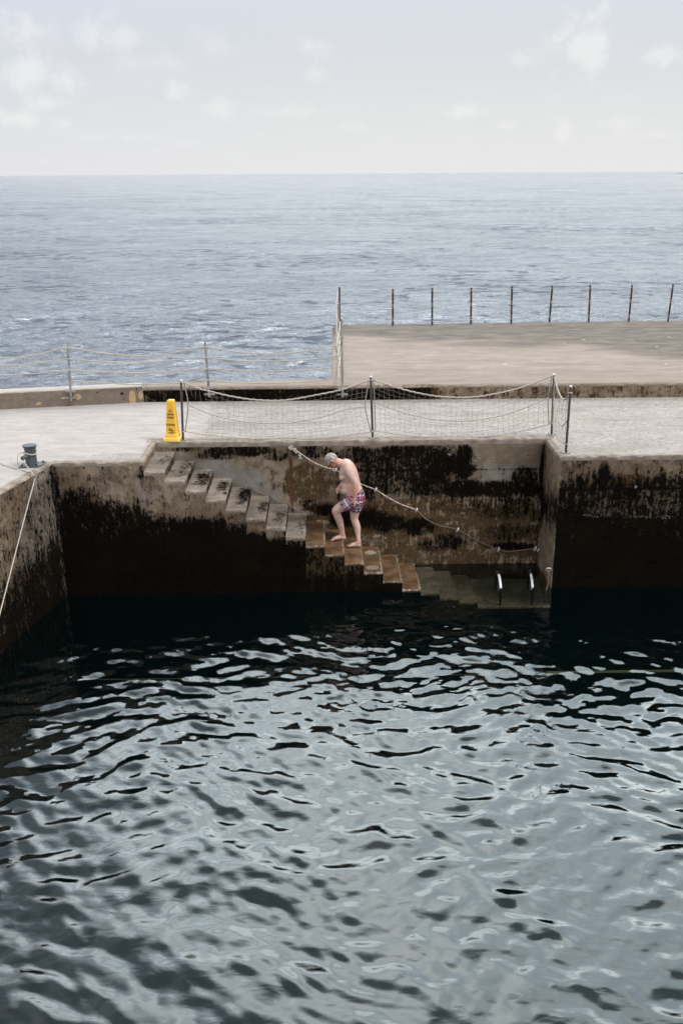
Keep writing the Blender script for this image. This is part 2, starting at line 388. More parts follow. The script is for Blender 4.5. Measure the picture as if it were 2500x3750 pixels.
def lin(a, b, st): n = max(1, int(round((b-a)/st))); return list(np.linspace(a, b, n+1))
def gridbox(xs, ys, zs, faces='xXyYZ', topmat=0, dish=None):
    """box of grid faces; welded; returns verts array, faces, material index"""
    idx = {}; V = []; Fs = []; MI = []
    def vi(p):
        kx = (round(p[0], 5), round(p[1], 5), round(p[2], 5))
        if kx not in idx: idx[kx] = len(V); V.append(kx)
        return idx[kx]
    def face(A, B, fn, flip, mi):
        for i in range(len(A)-1):
            for j in range(len(B)-1):
                q = [vi(fn(A[i], B[j])), vi(fn(A[i+1], B[j])), vi(fn(A[i+1], B[j+1])), vi(fn(A[i], B[j+1]))]
                Fs.append(tuple(q[::-1] if flip else q)); MI.append(mi)
    if 'y' in faces: face(xs, zs, lambda a, b: (a, ys[0], b), False, 0)
    if 'Y' in faces: face([xs[0], xs[-1]], [zs[0], zs[-1]], lambda a, b: (a, ys[-1], b), True, 0)
    if 'x' in faces: face(ys, zs, lambda a, b: (xs[0], a, b), True, 0)
    if 'X' in faces: face(ys, zs, lambda a, b: (xs[-1], a, b), False, 0)
    if 'Z' in faces: face(xs, ys, lambda a, b: (a, b, zs[-1]), False, topmat)
    return np.array(V), Fs, MI
def finish(name, V, Fs, MI, paint, mats, parent=None, rough=.006, xf=None, bound=None):
    """weather the edges, nudge the surface, paint the stain attributes"""
    V = V.copy(); P0 = V.copy()
    zt = V[:, 2].max()
    if bound:
        x0, x1, y0, e = bound    # round the top edge along the outer faces (None = not an outer face)
        top = V[:, 2] > zt-1e-4
        near = np.zeros(len(V), bool)
        if y0 is not None: near |= np.abs(V[:, 1]-y0) < 1e-4
        if x0 is not None: near |= np.abs(V[:, 0]-x0) < 1e-4
        if x1 is not None: near |= np.abs(V[:, 0]-x1) < 1e-4
        chipn = vnoise(P0, 9., 3)
        V[top & near, 2] -= e*(.4+sstep(chipn[top & near], .42, .75)*3.0)
        if y0 is not None:
            s_ = top & (np.abs(V[:, 1]-y0) < 1e-4); V[s_, 1] += e*.6
    n1 = vnoise(P0, 3.2, 4)-.5; n2 = vnoise(P0+31.3, 3.2, 4)-.5; n3 = vnoise(P0+77.7, 4., 4)-.5
    n4 = vnoise(P0+5.5, 28., 2)-.5
    V[:, 0] += n1*rough*1.5+n4*rough*.5; V[:, 1] += n2*rough*2+n4*rough; V[:, 2] += n3*rough*.6
    if xf is not None: V = xf(V); P0 = xf(P0)
    me = mesh(name, V, Fs)
    me.polygons.foreach_set('material_index', MI)
    ch = {a: np.zeros(len(V)) for a in 'mopgrwn'}
    if paint: paint(P0, ch)
    for a in ch:
        at_ = me.attributes.new(a, 'FLOAT', 'POINT'); at_.data.foreach_set('value', np.clip(ch[a], -1, 1.6).astype(np.float32))
    me.polygons.foreach_set('use_smooth', [True]*len(me.polygons))
    try: me.set_sharp_from_angle(angle=R_(42))
    except Exception: pass
    return link(name, me, mats, parent)
def blobs(P, ch, lst, Y=None, X=None, par=None):
    for (c, u, v, ru, rv, val) in lst:
        q = at(u, v, X=X, Y=Y); s = 1/235.
        if X is None: d = np.hypot((P[:, 0]-q.x)/(ru*s), (P[:, 2]-q.z)/(rv*s*1.06))
        else: d = np.hypot((P[:, 1]-q.y)/(ru*s), (P[:, 2]-q.z)/(rv*s*1.06))
        f = val*(1-sstep(d, .55, 1.25))
        ch[c] = np.where(val > 0, np.maximum(ch[c], f), ch[c]+f)
def edge_x(P, ln, Y):
    """boundary height as a function of x from photo points"""
    q = [at(u, v, Y=Y) for u, v in ln]
    return np.interp(P[:, 0], [a.x for a in q], [a.z for a in q])

# --- back wall behind the stairs
def paint_back(P, ch):
    z = P[:, 2]
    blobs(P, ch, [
        ('m', 600, 1655, 60, 22, .42), ('m', 880, 1652, 170, 24, .84), ('m', 800, 1666, 110, 22, .66), ('m', 690, 1642, 70, 16, .6), ('m', 1010, 1668, 60, 26, .62),
        ('m', 1150, 1655, 110, 26, .66), ('m', 1290, 1668, 100, 36, .72), ('m', 1400, 1690, 110, 60, .66), ('m', 1450, 1760, 120, 70, .58), ('m', 1350, 1760, 40, 80, .6), ('m', 1240, 1770, 22, 75, .5),
        ('m', 1480, 1655, 120, 30, .8), ('m', 1600, 1700, 90, 70, .92), ('m', 1700, 1690, 45, 75, .95), ('m', 1560, 1770, 120, 60, .72), ('m', 1700, 1790, 120, 36, .9),
        ('m', 1830, 1790, 110, 34, .85), ('m', 1920, 1750, 60, 46, .68), ('m', 1940, 1790, 50, 36, .8), ('m', 1988, 1720, 16, 150, .75), ('m', 1960, 1900, 24, 120, .35),  # tall strip at the recess corner is shadow painted into this dark channel
        ('m', 1190, 1868, 90, 24, .62), ('m', 1130, 1845, 50, 20, .5), ('m', 1260, 1900, 70, 40, .72), ('m', 1360, 1900, 80, 45, .74), ('m', 1420, 1920, 100, 40, .62), ('m', 1530, 1930, 70, 40, .66),
        ('m', 1640, 1985, 70, 36, .56), ('m', 1570, 2000, 50, 26, .45), ('m', 1860, 1950, 110, 36, .42), ('m', 1880, 2000, 110, 18, .72), ('m', 1800, 1880, 60, 20, .3), ('m', 830, 1790, 60, 30, .28),
        ('o', 1120, 1770, 120, 90, .58), ('o', 1190, 1880, 110, 50, .85), ('o', 1300, 1920, 120, 60, .9), ('o', 1450, 1930, 150, 60, .75), ('o', 1640, 1890, 220, 80, .62), ('m', 1720, 1850, 200, 30, .3), ('m', 1560, 1700, 200, 120, .58), ('m', 1880, 1850, 90, 60, .4), ('o', 1600, 1750, 200, 60, .35), ('o', 1850, 1900, 170, 90, .68),
        ('o', 1450, 1990, 160, 60, .5), ('o', 1620, 2030, 140, 40, .35), ('o', 1000, 1760, 60, 60, .28), ('o', 1480, 1740, 90, 60, .4), ('o', 1650, 1790, 120, 30, .35), ('o', 1850, 1960, 140, 60, .75),
        ('p', 1640, 1648, 34, 26, .5), ('p', 1390, 1655, 30, 22, .42), ('p', 1440, 1820, 60, 18, .55), ('p', 1350, 1975, 110, 36, .5), ('p', 1240, 1960, 40, 22, .5), ('p', 1470, 1990, 90, 36, .42), ('p', 1690, 1900, 60, 40, .38), ('p', 1790, 1960, 30, 40, .45),
        ('p', 1560, 2030, 200, 30, .36), ('p', 1820, 1716, 80, 14, .3), ('p', 1400, 1755, 40, 40, .32), ('p', 1500, 1800, 40, 30, .34), ('p', 1850, 2040, 120, 20, .28), ('p', 1560, 1880, 60, 26, .35),
        ('g', 770, 1715, 110, 40, .8), ('g', 880, 1765, 120, 50, .9), ('g', 990, 1810, 70, 60, .5), ('g', 960, 1850, 80, 34, .9), ('g', 1060, 1885, 60, 26, .9), ('g', 1130, 1895, 46, 20, 1.), ('g', 1190, 1925, 50, 22, 1.), ('g', 1240, 1950, 36, 26, .9), ('g', 640, 1680, 60, 30, .5),
        ('n', 1120, 1880, 40, 14, .6), ('n', 1180, 1912, 36, 14, .6),
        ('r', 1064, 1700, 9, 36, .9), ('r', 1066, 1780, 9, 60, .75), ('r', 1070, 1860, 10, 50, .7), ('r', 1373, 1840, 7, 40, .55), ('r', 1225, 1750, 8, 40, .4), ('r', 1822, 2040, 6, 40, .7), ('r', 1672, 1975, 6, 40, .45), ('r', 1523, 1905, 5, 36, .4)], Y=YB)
    # clean rectangle of newer render at the upper right
    a, b = at(1722, 1622, Y=YB), at(1965, 1700, Y=YB)
    cl = sstep(P[:, 0], a.x-.05, a.x+.1)*(1-sstep(P[:, 0], b.x-.02, b.x+.02))*sstep(z, b.z-.02, b.z+.02)
    ch['m'] *= 1-cl; ch['p'] = np.maximum(ch['p'], cl*.52); ch['o'] *= 1-cl
    a2, b2 = at(1740, 1700, Y=YB), at(1965, 1760, Y=YB)
    c2 = sstep(P[:, 0], a2.x, a2.x+.2)*(1-sstep(P[:, 0], b2.x-.02, b2.x+.02))*sstep(z, b2.z-.1, b2.z+.1)*(1-cl)
    ch['g'] = np.maximum(ch['g'], c2*.6)
    # under the old render line: browner below, thin dark line
    zz = edge_x(P, [(1310, 1850), (1400, 1830), (1560, 1818), (1700, 1836), (1800, 1836), (2000, 1826)], YB)
    lo = (P[:, 0] > at(1300, 1840, Y=YB).x) & (z < zz)
    ch['o'] = np.where(lo, np.maximum(ch['o'], .56), ch['o']); ch['p'] = np.where(lo, np.maximum(ch['p'], .20), ch['p'])
    ch['m'] = np.where((P[:, 0] > at(1300, 1840, Y=YB).x) & (z > zz) & (z < -.1), ch['m']+.14, ch['m']); ch['m'] = np.where((P[:, 0] > -1.2) & (z < -1.), ch['m']+.16, ch['m']); ch['o'] += .10*(P[:, 0] > -1.3); ch['p'] = np.where((P[:, 0] > -.6) & (z > -1.05), np.maximum(ch['p'], .27), ch['p'])
    for zj in (-.50, -.97): ch['m'] += .35*np.exp(-((z-zj)/.012)**2)*(P[:, 0] > -.2)
    for xj in (-1.55, .95, 2.1): ch['m'] += .3*np.exp(-((P[:, 0]-xj)/.012)**2)*(z > -.9)
    wl = 1-sstep(z, ZW+.0, ZW+.28); ch['p'] = np.maximum(ch['p'], wl*.30*(P[:, 0] > 1.2))
    ch['m'] = np.maximum(ch['m'], 1.*(1-sstep(z, ZW-.35, ZW-.02))*.62)
    ch['n'] = np.maximum(ch['n'], sstep(z, -.085, -.06)*1.1); ch['m'] *= 1-sstep(z, -.085, -.06)*.9
bw = empty('basin_wall', (.4, YB, ZW), 'tall back wall of the basin behind the stairs, streaked with black mould and rust', 'wall')
xs, zs = lin(X0+T*.5, XR+.15, .028), [ZB, -2.6]+lin(-2.4, .003, .024)
V, Fs, MI = gridbox(xs, [YB, YB+.03, YB+.06, YB+.2], zs, 'yYZ')
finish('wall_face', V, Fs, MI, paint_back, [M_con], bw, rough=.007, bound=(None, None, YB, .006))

# --- left block with its top
def zone(P, ch, zz, deep=1.25, soft=.10, scat=.30):
    ch['m'] = np.maximum(ch['m'], scat+(deep-scat)*(1-sstep(P[:, 2], zz-soft, zz+soft)))
def paint_left(P, ch):
    z = P[:, 2]
    zz = edge_x(P, [(180, 1800), (215, 1830), (260, 1800), (330, 1815), (400, 1850), (500, 1850), (540, 1880)], YF)
    zone(P, ch, zz, 1.0, .22, .24); ch['m'] += .5*(1-sstep(z, -1.5, -1.05))
    blobs(P, ch, [('m', 200, 1760, 16, 90, .7), ('m', 520, 1740, 14, 60, .6), ('m', 360, 1755, 50, 16, .4), ('o', 250, 1760, 60, 40, .45), ('g', 540, 1800, 30, 60, .6), ('p', 330, 1790, 120, 20, .28), ('p', 370, 1925, 120, 30, .22), ('o', 380, 1930, 130, 40, .6)], Y=YF)
    ch['n'] = np.maximum(ch['n'], sstep(z, -.07, -.045)*1.); ch['m'] *= 1-sstep(z, -.07, -.045)*.8
    side = (np.abs(P[:, 0]-XS) < .01) & (P[:, 1] > YF+.01) & (P[:, 2] > -RS-.02)
    ch['m'] = np.where(side, .34, ch['m'])
lb = empty('quay_block', (-3.4, YF, ZW), 'square concrete block left of the top step, its face black below and tan above', 'wall', None)
V, Fs, MI = gridbox(lin(XL, XS, .028), lin(YF, YB, .05), [ZB, -2.6]+lin(-2.4, .003, .024), 'yXZ', 0)
MI = [0]*len(Fs)
# top becomes paving except for the narrow smooth lip
for i, f in enumerate(Fs):
    c = V[list(f)].mean(0)
    if c[2] > 0 and c[1] > YF+.075 and c[0] < XS-.07: MI[i] = 1
finish('block_body', V, Fs, MI, paint_left, [M_con, M_deck], lb, rough=.007, bound=(None, XS, YF, .010))

# --- right block
def paint_right(P, ch):
    z = P[:, 2]; side = np.abs(P[:, 0]-XR) < .01
    zz = edge_x(P, [(2030, 1760), (2100, 1745), (2180, 1730), (2220, 1700), (2260, 1740), (2360, 1735), (2420, 1715), (2500, 1735), (2900, 1730)], YR)
    z2 = edge_x(P, [(2030, 1850), (2500, 1905), (2900, 1905)], YR)
    ch['m'] = .24+(.78-.24)*(1-sstep(z, zz-.2, zz+.12)); ch['m'] = np.maximum(ch['m'], .3+.75*(1-sstep(z, z2-.10, z2+.06)))+.45*(1-sstep(z, -1.6, -1.2))
    blobs(P, ch, [('o', 2300, 1770, 120, 40, .85), ('o', 2120, 1690, 40, 30, .5), ('p', 2190, 1885, 70, 14, .55), ('p', 2300, 1892, 90, 8, .48), ('p', 2460, 1860, 70, 26, .42), ('p', 2440, 1895, 80, 12, .4),
                  ('p', 2320, 1835, 130, 14, .36), ('p', 2240, 1780, 16, 16, .5), ('p', 2325, 1783, 8, 7, .8), ('m', 2210, 1730, 26, 50, .85), ('m', 2100, 1880, 50, 50, .9), ('p', 2080, 1790, 10, 24, .4), ('o', 2380, 2010, 150, 70, .5), ('p', 2350, 1680, 200, 18, .3)], Y=YR)
    ch['p'] = np.where(side, 0, ch['p']); ch['o'] = np.where(side, 0, ch['o'])
    for zj in (-.52, -1.02): ch['m'] += .35*np.exp(-((z-zj)/.012)**2)
    # side face: pale at the top, a black tongue, then grey-pale to the water
    t = (P[:, 1]-YR)/(YB-YR)
    ms = .10+.72*np.exp(-((z+.85+.25*t)/.33)**2)+.35*sstep(t, .7, 1.)
    ch['m'] = np.where(side, ms, ch['m']); ch['p'] = np.where(side, .30*sstep(z, -.75, -.5)+.34*(1-sstep(z, -1.3, -1.05))*(1-t), ch['p'])
    ch['n'] = np.maximum(ch['n'], sstep(z, -.07, -.045)*1.05); ch['m'] *= 1-sstep(z, -.07, -.045)*.9
rb = empty('quay_block', (7.5, YR, ZW), 'long concrete quay face at right, black with mould under a pale top edge', 'wall', None)
V, Fs, MI = gridbox(lin(XR, 6.4, .03)+[7.5, 9, 12, 20], lin(YR, YB, .06)+[], [ZB, -2.6]+lin(-2.4, .003, .026), 'xyZ')
for i, f in enumerate(Fs):
    c = V[list(f)].mean(0)
    if c[2] > 0 and c[1] > YR+.075 and c[0] > XR+.075: MI[i] = 1
finish('block_body', V, Fs, MI, paint_right, [M_con, M_deck], rb, rough=.007, bound=(XR, None, YR, .008))

# --- angled left wall that runs towards the viewer
LD = Vector((-.235, -1, 0)).normalized(); LN = Vector((1, -.235, 0)).normalized(); L0 = Vector((XL+.02, YF+.02, 0))
def xfl(V):
    # local x = distance along the wall (from the corner), local y = depth behind the face
    return np.array([L0.x, L0.y, 0])+np.outer(V[:, 0], np.array(LD))+np.outer(V[:, 1], -np.array(LN))+np.outer(V[:, 2], [0, 0, 1.])
def paint_ang(P, ch):
    z = P[:, 2]; s = (P[:, 0]-L0.x)*LD.x+(P[:, 1]-L0.y)*LD.y
    zb = -1.05-.12*s
    n = vnoise(P, 1.3, 3)
    ch['m'] = .42+.25*(n-.5)+(.98-.4)*(1-sstep(z, zb-.5, zb+.3)); ch['m'] = np.where(s < .12, .75, ch['m'])
    ch['o'] = .38+0*z; ch['p'] = .30*(1-sstep(np.abs(z+.75), .2, .6)); ch['r'] = 0*z
    ch['n'] = sstep(z, -.05, -.01)*.75; ch['g'] = .5*sstep(n, .4, .6)
V, Fs, MI = gridbox(lin(0, 2.6, .028)+[3, 4, 6, 9, 13, 20], [0, .03, .06, .12], [ZB, -2.6]+lin(-2.4, .003, .024), 'yZ')
aw = empty('basin_wall', tuple(L0+LD*1.0+Vector((0, 0, ZW))), 'slanting mottled wall under the grey bollard at left', 'wall')
Fs = [f[::-1] for f in Fs]
finish('wall_face', V, Fs, MI, paint_ang, [M_con], aw, rough=.012, xf=xfl, bound=(None, None, 0, .022))

# --- staircase
def tread_z(i): return -i*RS if i <= 14 else -14*RS-(i-14)*RS*.52
st = empty('staircase', (X0+T*8, YF, ZW), 'worn concrete staircase without a rail on its open side, going down into the dark water', 'staircase')
def paint_step(i):
    def f(P, ch):
        z = P[:, 2]; zt = tread_z(i); x0_ = X0+i*T
        front = P[:, 1] < YF+.004; top = (z > zt-.026) & ~(front & (z < zt-.016))
        fx = (P[:, 0]-x0_)/T; fy = (P[:, 1]-YF)/(YB-YF)
        lipd = .060 if i < 9 else .04
        n = vnoise(P*np.array([1, 1, .3]), 9., 3)
        if i <= 4: base = .30+.75*(1-sstep(z, -1.06, -.74))
        else: base = .36+.69*(1-sstep(z, zt-.30-.12*(8-min(i, 8))/4, zt-.10-.10*(8-min(i, 8))/4))
        base = base+.5*(1-sstep(z, -1.5, -1.05))+.3*np.exp(-((z+.99)/.012)**2); ch['m'] = np.where(front, base, .42)
        ch['n'] = np.where(front, (sstep(z, zt-lipd-.03+.06*(n-.5), zt-lipd+.03+.06*(n-.5)))*.62, .0)
        ch['m'] *= np.where(front, 1-.85*sstep(z, zt-lipd-.02, zt-lipd+.02), 1.)
        if i > 8: ch['o'] = np.where(front, .95, ch['o']); ch['m'] = np.where(front & (z < zt-lipd), .60+.6*(1-sstep(z, ZW-.1, ZW+.5)), ch['m'])
        if i <= 8:
            # pale treads, black mould towards the back right
            rr_ = random.Random(i*7); d = np.hypot((fx-.62-.25*rr_.random())/(.40+.3*rr_.random()), (fy-.42-.3*rr_.random())/(.30+.25*rr_.random()))+.9*(vnoise(P*np.array([1., .6, 1.]), 7., 3)-.5)
            d = np.minimum(d, np.hypot((fx-.85)/.3, (fy-.25-.5*rr_.random())/.22)+.25)
            ch['m'] = np.where(top & ~front, .72*(1-sstep(d, .2, 1.15))*(.5+.5*rr_.random() if i not in (1, 8) else .5)+.16, ch['m'])
            ch['n'] = np.where(top & ~front, .36-ch['m']*.8+.25*(1-sstep(fy, .02, .08)), ch['n']); ch['g'] = np.where(top, .5, ch['g'])
            side = (fx > .985) & ~top & ~front & (z > zt-RS-.02)
            ch['n'] = np.where(side, -.2, ch['n']); ch['m'] = np.where(side, .60+.1*i/8-.25*(1-sstep(fy, .0, .25)), ch['m'])
        else:
            ch['w'] = np.where(top, 1., np.where(front, 0, .2)); ch['m'] = np.where(~top & ~front, .72, ch['m']); ch['m'] = np.where(top & ~front, -.6, ch['m'])
            ch['n'] = np.where(top & (fy < .035), .45, ch['n']); ch['w'] = np.where(top & (fx > .9), .42, ch['w'])
            if i == 12:
                for cy_ in (.18, .78):
                    d = np.hypot((fx-.45)/.33, (fy-cy_)/.085); ch['w'] = np.where(top & (d < 1), .1, ch['w']); ch['n'] = np.where(top & (d < 1), .7, ch['n'])
            if i > 14: ch['w'] = np.where(top, .5, ch['w']); ch['o'] = np.where(top, .2, 0); ch['g'] = np.where(top, .9, 0); ch['n'] = np.where(top, .5, ch['n'])
    return f
NS = 18
for i in range(1, NS+1):
    x0_, x1_ = X0+i*T, X0+(i+1)*T; zt = tread_z(i)
    if i == NS: x1_ = XR-.002
    zs = [ZB, min(-2.6, zt-.35)]+lin(max(-2.4, zt-1.75) if zt > -2 else zt-.3, zt, .025)
    xs = lin(x0_, x1_, .0247 if i < NS else .08); ys = lin(YF, YB, .033)
    V, Fs, MI = gridbox(xs, ys, zs, 'yXZ')
    tp = V[:, 2] > zt-1e-4
    fx = (V[:, 0]-x0_)/(x1_-x0_); fy = (V[:, 1]-YF)/(YB-YF)
    dish = sstep(np.minimum(np.minimum(fx, 1-fx)/.12, np.minimum(fy, 1-fy)/.035), .35, 1.)
    V[tp, 2] -= (.010 if i > 8 else .006)*dish[tp]
    V[tp, 2] -= .012*(vnoise(V[tp]+i*3.1, 4., 2)-.5)*dish[tp]
    o = finish('step', V, Fs, MI, paint_step(i), [M_con], st, rough=.010, bound=(None, x1_, YF, .013))

# mortar bead running down the wall side of the steps
mb = MB()
for i in (5, 6, 7):
    xa = X0+i*T+T; za = -i*RS
    mb.tube([(xa-.03, YB-.008, za+.0), (xa, YB-.012, za-.005+.02), (xa+.06, YB-.012, za-.045), (xa+.14, YB-.01, za-.10), (xa+.25, YB-.008, za-.135)], [.005, .007, .006, .007, .004], 6)
mb.build('mortar_bead', simple('mortar', (.24, .20, .15), .9, bump=.01), st)

# --- kerb (stained) and painted parapet
def paint_kerb(P, ch):
    z = P[:, 2]; x = P[:, 0]
    a, b, c = at(600, 1450, Y=YK).x, at(1290, 1450, Y=YK).x, at(1580, 1450, Y=YK).x
    ch['m'] = np.interp(x, [a-.8, a-.4, a, .2, b, c-.1, c+.15, 4, 5, 12], [.7, .62, .9, .95, .85, .85, .22, .36, .2, .3])
    ch['o'] = np.interp(x, [-4, b, b+.3, c, c+.2, 12], [.2, .3, .9, .9, .45, .45]); ch['p'] = np.interp(x, [c, c+.2, 12], [0, .3, .3])
    lip = sstep(z, HK-.045, HK-.03); ch['n'] = lip*.8; ch['m'] *= 1-lip*.75
    ch['m'] = np.where(z > HK-.004, .2, ch['m']); ch['n'] = np.where(z > HK-.004, .5, ch['n'])
XKL = at(524, 1476, Z=0).x
kb = empty('kerb', (3., YK, 0), 'low concrete kerb stained black and brown along the edge of the raised terrace', 'kerb')
V, Fs, MI = gridbox(lin(XKL, 9, .04)+[12, 20, 30], [YK, YK+.04, YK+.09], [-.3]+lin(-.01, HK+.003, .02), 'xyYZ')
finish('kerb_face', V, Fs, MI, paint_kerb, [M_con], kb, rough=.008, bound=(None, None, YK, .008))

mt, nt, out = newmat('tan wall paint')
P = nt.pos(); nm = nt.noise(P, 9., 6., .6); nf = nt.noise(P, 40., 5.); A = {a: nt.attr(a) for a in 'mopgrwn'}
s_ = nt.new('ShaderNodeSeparateXYZ'); nt.l.new(P, s_.inputs[0])
col = nt.mix(nt.ss(nm, .3, .7), (.165, .128, .098), (.205, .165, .130))
col = nt.mix(nt.ss(s_.outputs[2], .285, .30), col, (.42, .375, .33))
col = nt.mix(nt.ss(nt.m('ADD', A['p'], nt.m('MULTIPLY', nt.m('SUBTRACT', nm, .5), 2.)), .45, .55), col, (.46, .31, .17))
col = nt.mix(nt.ss(nt.m('ADD', A['m'], nt.m('MULTIPLY', nt.m('SUBTRACT', nf, .5), 1.)), .5, .6), col, (.02, .014, .01))
col = nt.mix(nt.ss(A['r'], .3, 1., 0., .6), col, (.2, .09, .035))
p = principled(nt, out, **{'Base Color': col, 'Roughness': .75, 'Specular IOR Level': .3})
nt.l.new(nt.bump(nt.m('ADD', nm, nt.m('MULTIPLY', nf, .4)), .02, .5), p.inputs['Normal'])
M_paint = mt
PA, PB = Vector((at(0, 1500, Z=0).x, at(0, 1500, Z=0).y, 0)), Vector((XKL-.004, YK-.02, 0))
PD = (PA-PB).normalized(); PN = Vector((-PD.y, PD.x, 0)); PN = PN if PN.y < 0 else -PN
def xfp(V): return np.array([PB.x, PB.y, 0])+np.outer(V[:, 0], np.array(PD))+np.outer(V[:, 1], -np.array(PN))+np.outer(V[:, 2], [0, 0, 1.])
def paint_par(P, ch):
    L = [('p', 485, 1458, 14, 30, 1.), ('p', 516, 1448, 9, 18, 1.), ('p', 284, 1453, 15, 11, 1.), ('p', 232, 1457, 9, 5, .9), ('p', 143, 1478, 10, 6, 1.), ('p', 90, 1497, 12, 3, .8), ('p', 210, 1490, 8, 3, .8), ('p', 356, 1484, 5, 3, .8), ('p', 415, 1483, 6, 3, .8),
         ('m', 358, 1436, 5, 3.5, 1.), ('m', 447, 1441, 7, 7, 1.), ('m', 453, 1462, 4, 4, 1.), ('m', 73, 1437, 3, 2, 1.), ('m', 500, 1425, 4, 4, 1.), ('r', 252, 1485, 10, 14, .9)]
    for (c, u, v, ru, rv, val) in L:
        q = at(u, v, Z=0); yy = PB.y+(u-524)/(0-524)*(PA.y-PB.y); q = at(u, v, Y=yy)
        d = np.hypot((P[:, 0]-q.x)/(ru/200.), (P[:, 2]-q.z)/(rv/200.))
        ch[c] = np.maximum(ch[c], val*(1-sstep(d, .6, 1.2)))
V, Fs, MI = gridbox(lin(0, 2.8, .025)+[3.5, 5, 9, 16, 30], [0, .03, .28, .31], [-.3]+lin(-.02, .31, .02), 'xyYZ')
pw = empty('parapet', tuple((PA+PB)/2), 'low tan painted parapet with cream chips and a whitish top at left', 'wall')
finish('parapet_body', V, [f[::-1] for f in Fs], MI, paint_par, [M_paint], pw, rough=.008, xf=xfp, bound=(None, None, 0, .01))

# ------------------------------------------------------------------ ground sheets (structure)
def sheet(name, poly, z0, z1, mat):
    me = bpy.data.meshes.new(name); bm = bmesh.new()
    vs_ = [bm.verts.new((x, y, z1)) for x, y in poly]; f = bm.faces.new(vs_); f.normal_update()
    if f.normal.z < 0: f.normal_flip()
    if z0 is not None:
        r = bmesh.ops.extrude_face_region(bm, geom=[f]); bmesh.ops.translate(bm, verts=[e for e in r['geom'] if isinstance(e, bmesh.types.BMVert)], vec=(0, 0, z0-z1))
        bmesh.ops.recalc_face_normals(bm, faces=bm.faces)
    bm.to_mesh(me); bm.free(); me.name = name
    return tag(link(name, me, mat), kind='structure')
le = lambda s: (L0+LD*s-LN*.11)
far = le(20)
pav = sheet('pavement', [(far.x, far.y), (-40, far.y), (-40, 17.9), (PA.x, PA.y+.15), (XKL, YK+.1), (30, YK+.05), (30, YB-.02), (XR+.15, YB-.02), (XR+.15, YB+.1), (XS-.1, YB+.1), (XS-.1, YB-.0), (XL-.0, YB-.0), (XL-.0, YF+.0), (le(.1).x, le(.1).y)], -.25, 0., M_deck)
# cracks by the bollard
cm_, nt, out = newmat('crack'); principled(nt, out, **{'Base Color': (.05, .04, .035), 'Roughness': 1.})
mb = MB()
for ln in ([(0, 1696), (12, 1704), (30, 1708), (45, 1714), (62, 1719)], [(80, 1722), (100, 1729), (120, 1731), (138, 1737), (148, 1742)]):
    q = [at(u, v, Z=.003) for u, v in ln]; V = []
    for i, p in enumerate(q): V += [p+Vector((0, .008, 0)), p-Vector((0, .008, 0))]
    mb.add(V, [(2*i, 2*i+1, 2*i+3, 2*i+2) for i in range(len(q)-1)])
adopt(mb.build('crack', cm_, None, False), pav)
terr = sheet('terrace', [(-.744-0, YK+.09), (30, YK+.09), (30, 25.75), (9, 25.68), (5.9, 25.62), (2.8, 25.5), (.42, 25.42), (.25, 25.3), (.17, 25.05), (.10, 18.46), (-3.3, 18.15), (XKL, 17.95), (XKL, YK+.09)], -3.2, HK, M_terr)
bev = terr.modifiers.new('bevel', 'BEVEL'); bev.width = .03; bev.segments = 2; bev.limit_method = 'ANGLE'
sb = sheet('seabed', [(-9, -6), (16, -6), (16, YR+1), (-9, YR+1)], None, -4.2, simple('silt', (.003, .006, .006), 1., scale=1.))

# ------------------------------------------------------------------ water in the basin
def waves(X, Y, comps, fade=None):
    Z = np.zeros_like(X)
    for (kx, ky, a, ph, lam) in comps:
        Z += a*(1 if fade is None else fade(lam))*np.sin(kx*X+ky*Y+ph)
    return Z
rs = np.random.RandomState(21)
def spectrum(n, l0, l1, steep, spread, main=math.pi/2, p=0.):
    c = []
    for i in range(n):
        lam = l0*(l1/l0)**rs.rand(); th = main+rs.randn()*spread; kk = 2*math.pi/lam
        c.append((kk*math.cos(th), kk*math.sin(th), steep/kk*(lam/l1)**p, rs.rand()*6.283, lam))
    return c
mt, nt, out = newmat('basin water')
P = nt.pos()
fr = nt.new('ShaderNodeFresnel'); fr.inputs[0].default_value = 1.6
b = nt.bump(nt.noise(P, 5., 2., .4, .3, (1., 1.7, 1.)), .012, .5)
nt.l.new(b, fr.inputs['Normal'])
gl = nt.new('ShaderNodeBsdfGlossy'); gl.inputs['Roughness'].default_value = .0; nt.l.new(b, gl.inputs['Normal']); gl.inputs['Color'].default_value = (.89, .98, 1, 1)
tr = nt.new('ShaderNodeBsdfTransparent'); tr.inputs['Color'].default_value = (.97, .95, .87, 1)
df = nt.new('ShaderNodeBsdfDiffuse'); df.inputs['Color'].default_value = (.002, .015, .017, 1)
m1 = nt.new('ShaderNodeMixShader'); m1.inputs[0].default_value = .14; nt.l.new(tr.outputs[0], m1.inputs[1]); nt.l.new(df.outputs[0], m1.inputs[2])
m2 = nt.new('ShaderNodeMixShader'); nt.l.new(fr.outputs[0], m2.inputs[0]); nt.l.new(m1.outputs[0], m2.inputs[1]); nt.l.new(gl.outputs[0], m2.inputs[2])
nt.l.new(m2.outputs[0], out.inputs[0])
va = nt.new('ShaderNodeVolumeAbsorption'); va.inputs['Color'].default_value = (.38, .43, .24, 1); va.inputs['Density'].default_value = .8
nt.l.new(va.outputs[0], out.inputs['Volume'])
M_water = mt
comps = spectrum(34, .13, .28, .0165, .6)+spectrum(36, .28, .60, .0185, .6)+spectrum(16, .62, 1.8, .0095, .7)
xs = np.concatenate([[-9, -7.5, -6.2], np.arange(-5.2, 9.0, .024), [10, 12, 16]]); ys = np.concatenate([[-6, -3, 0, 2, 3.2], np.arange(4.0, YB+.4, .019)])
XX, YY = np.meshgrid(xs, ys); shel = 1-.78*sstep(YY, 11.6, 13.4)
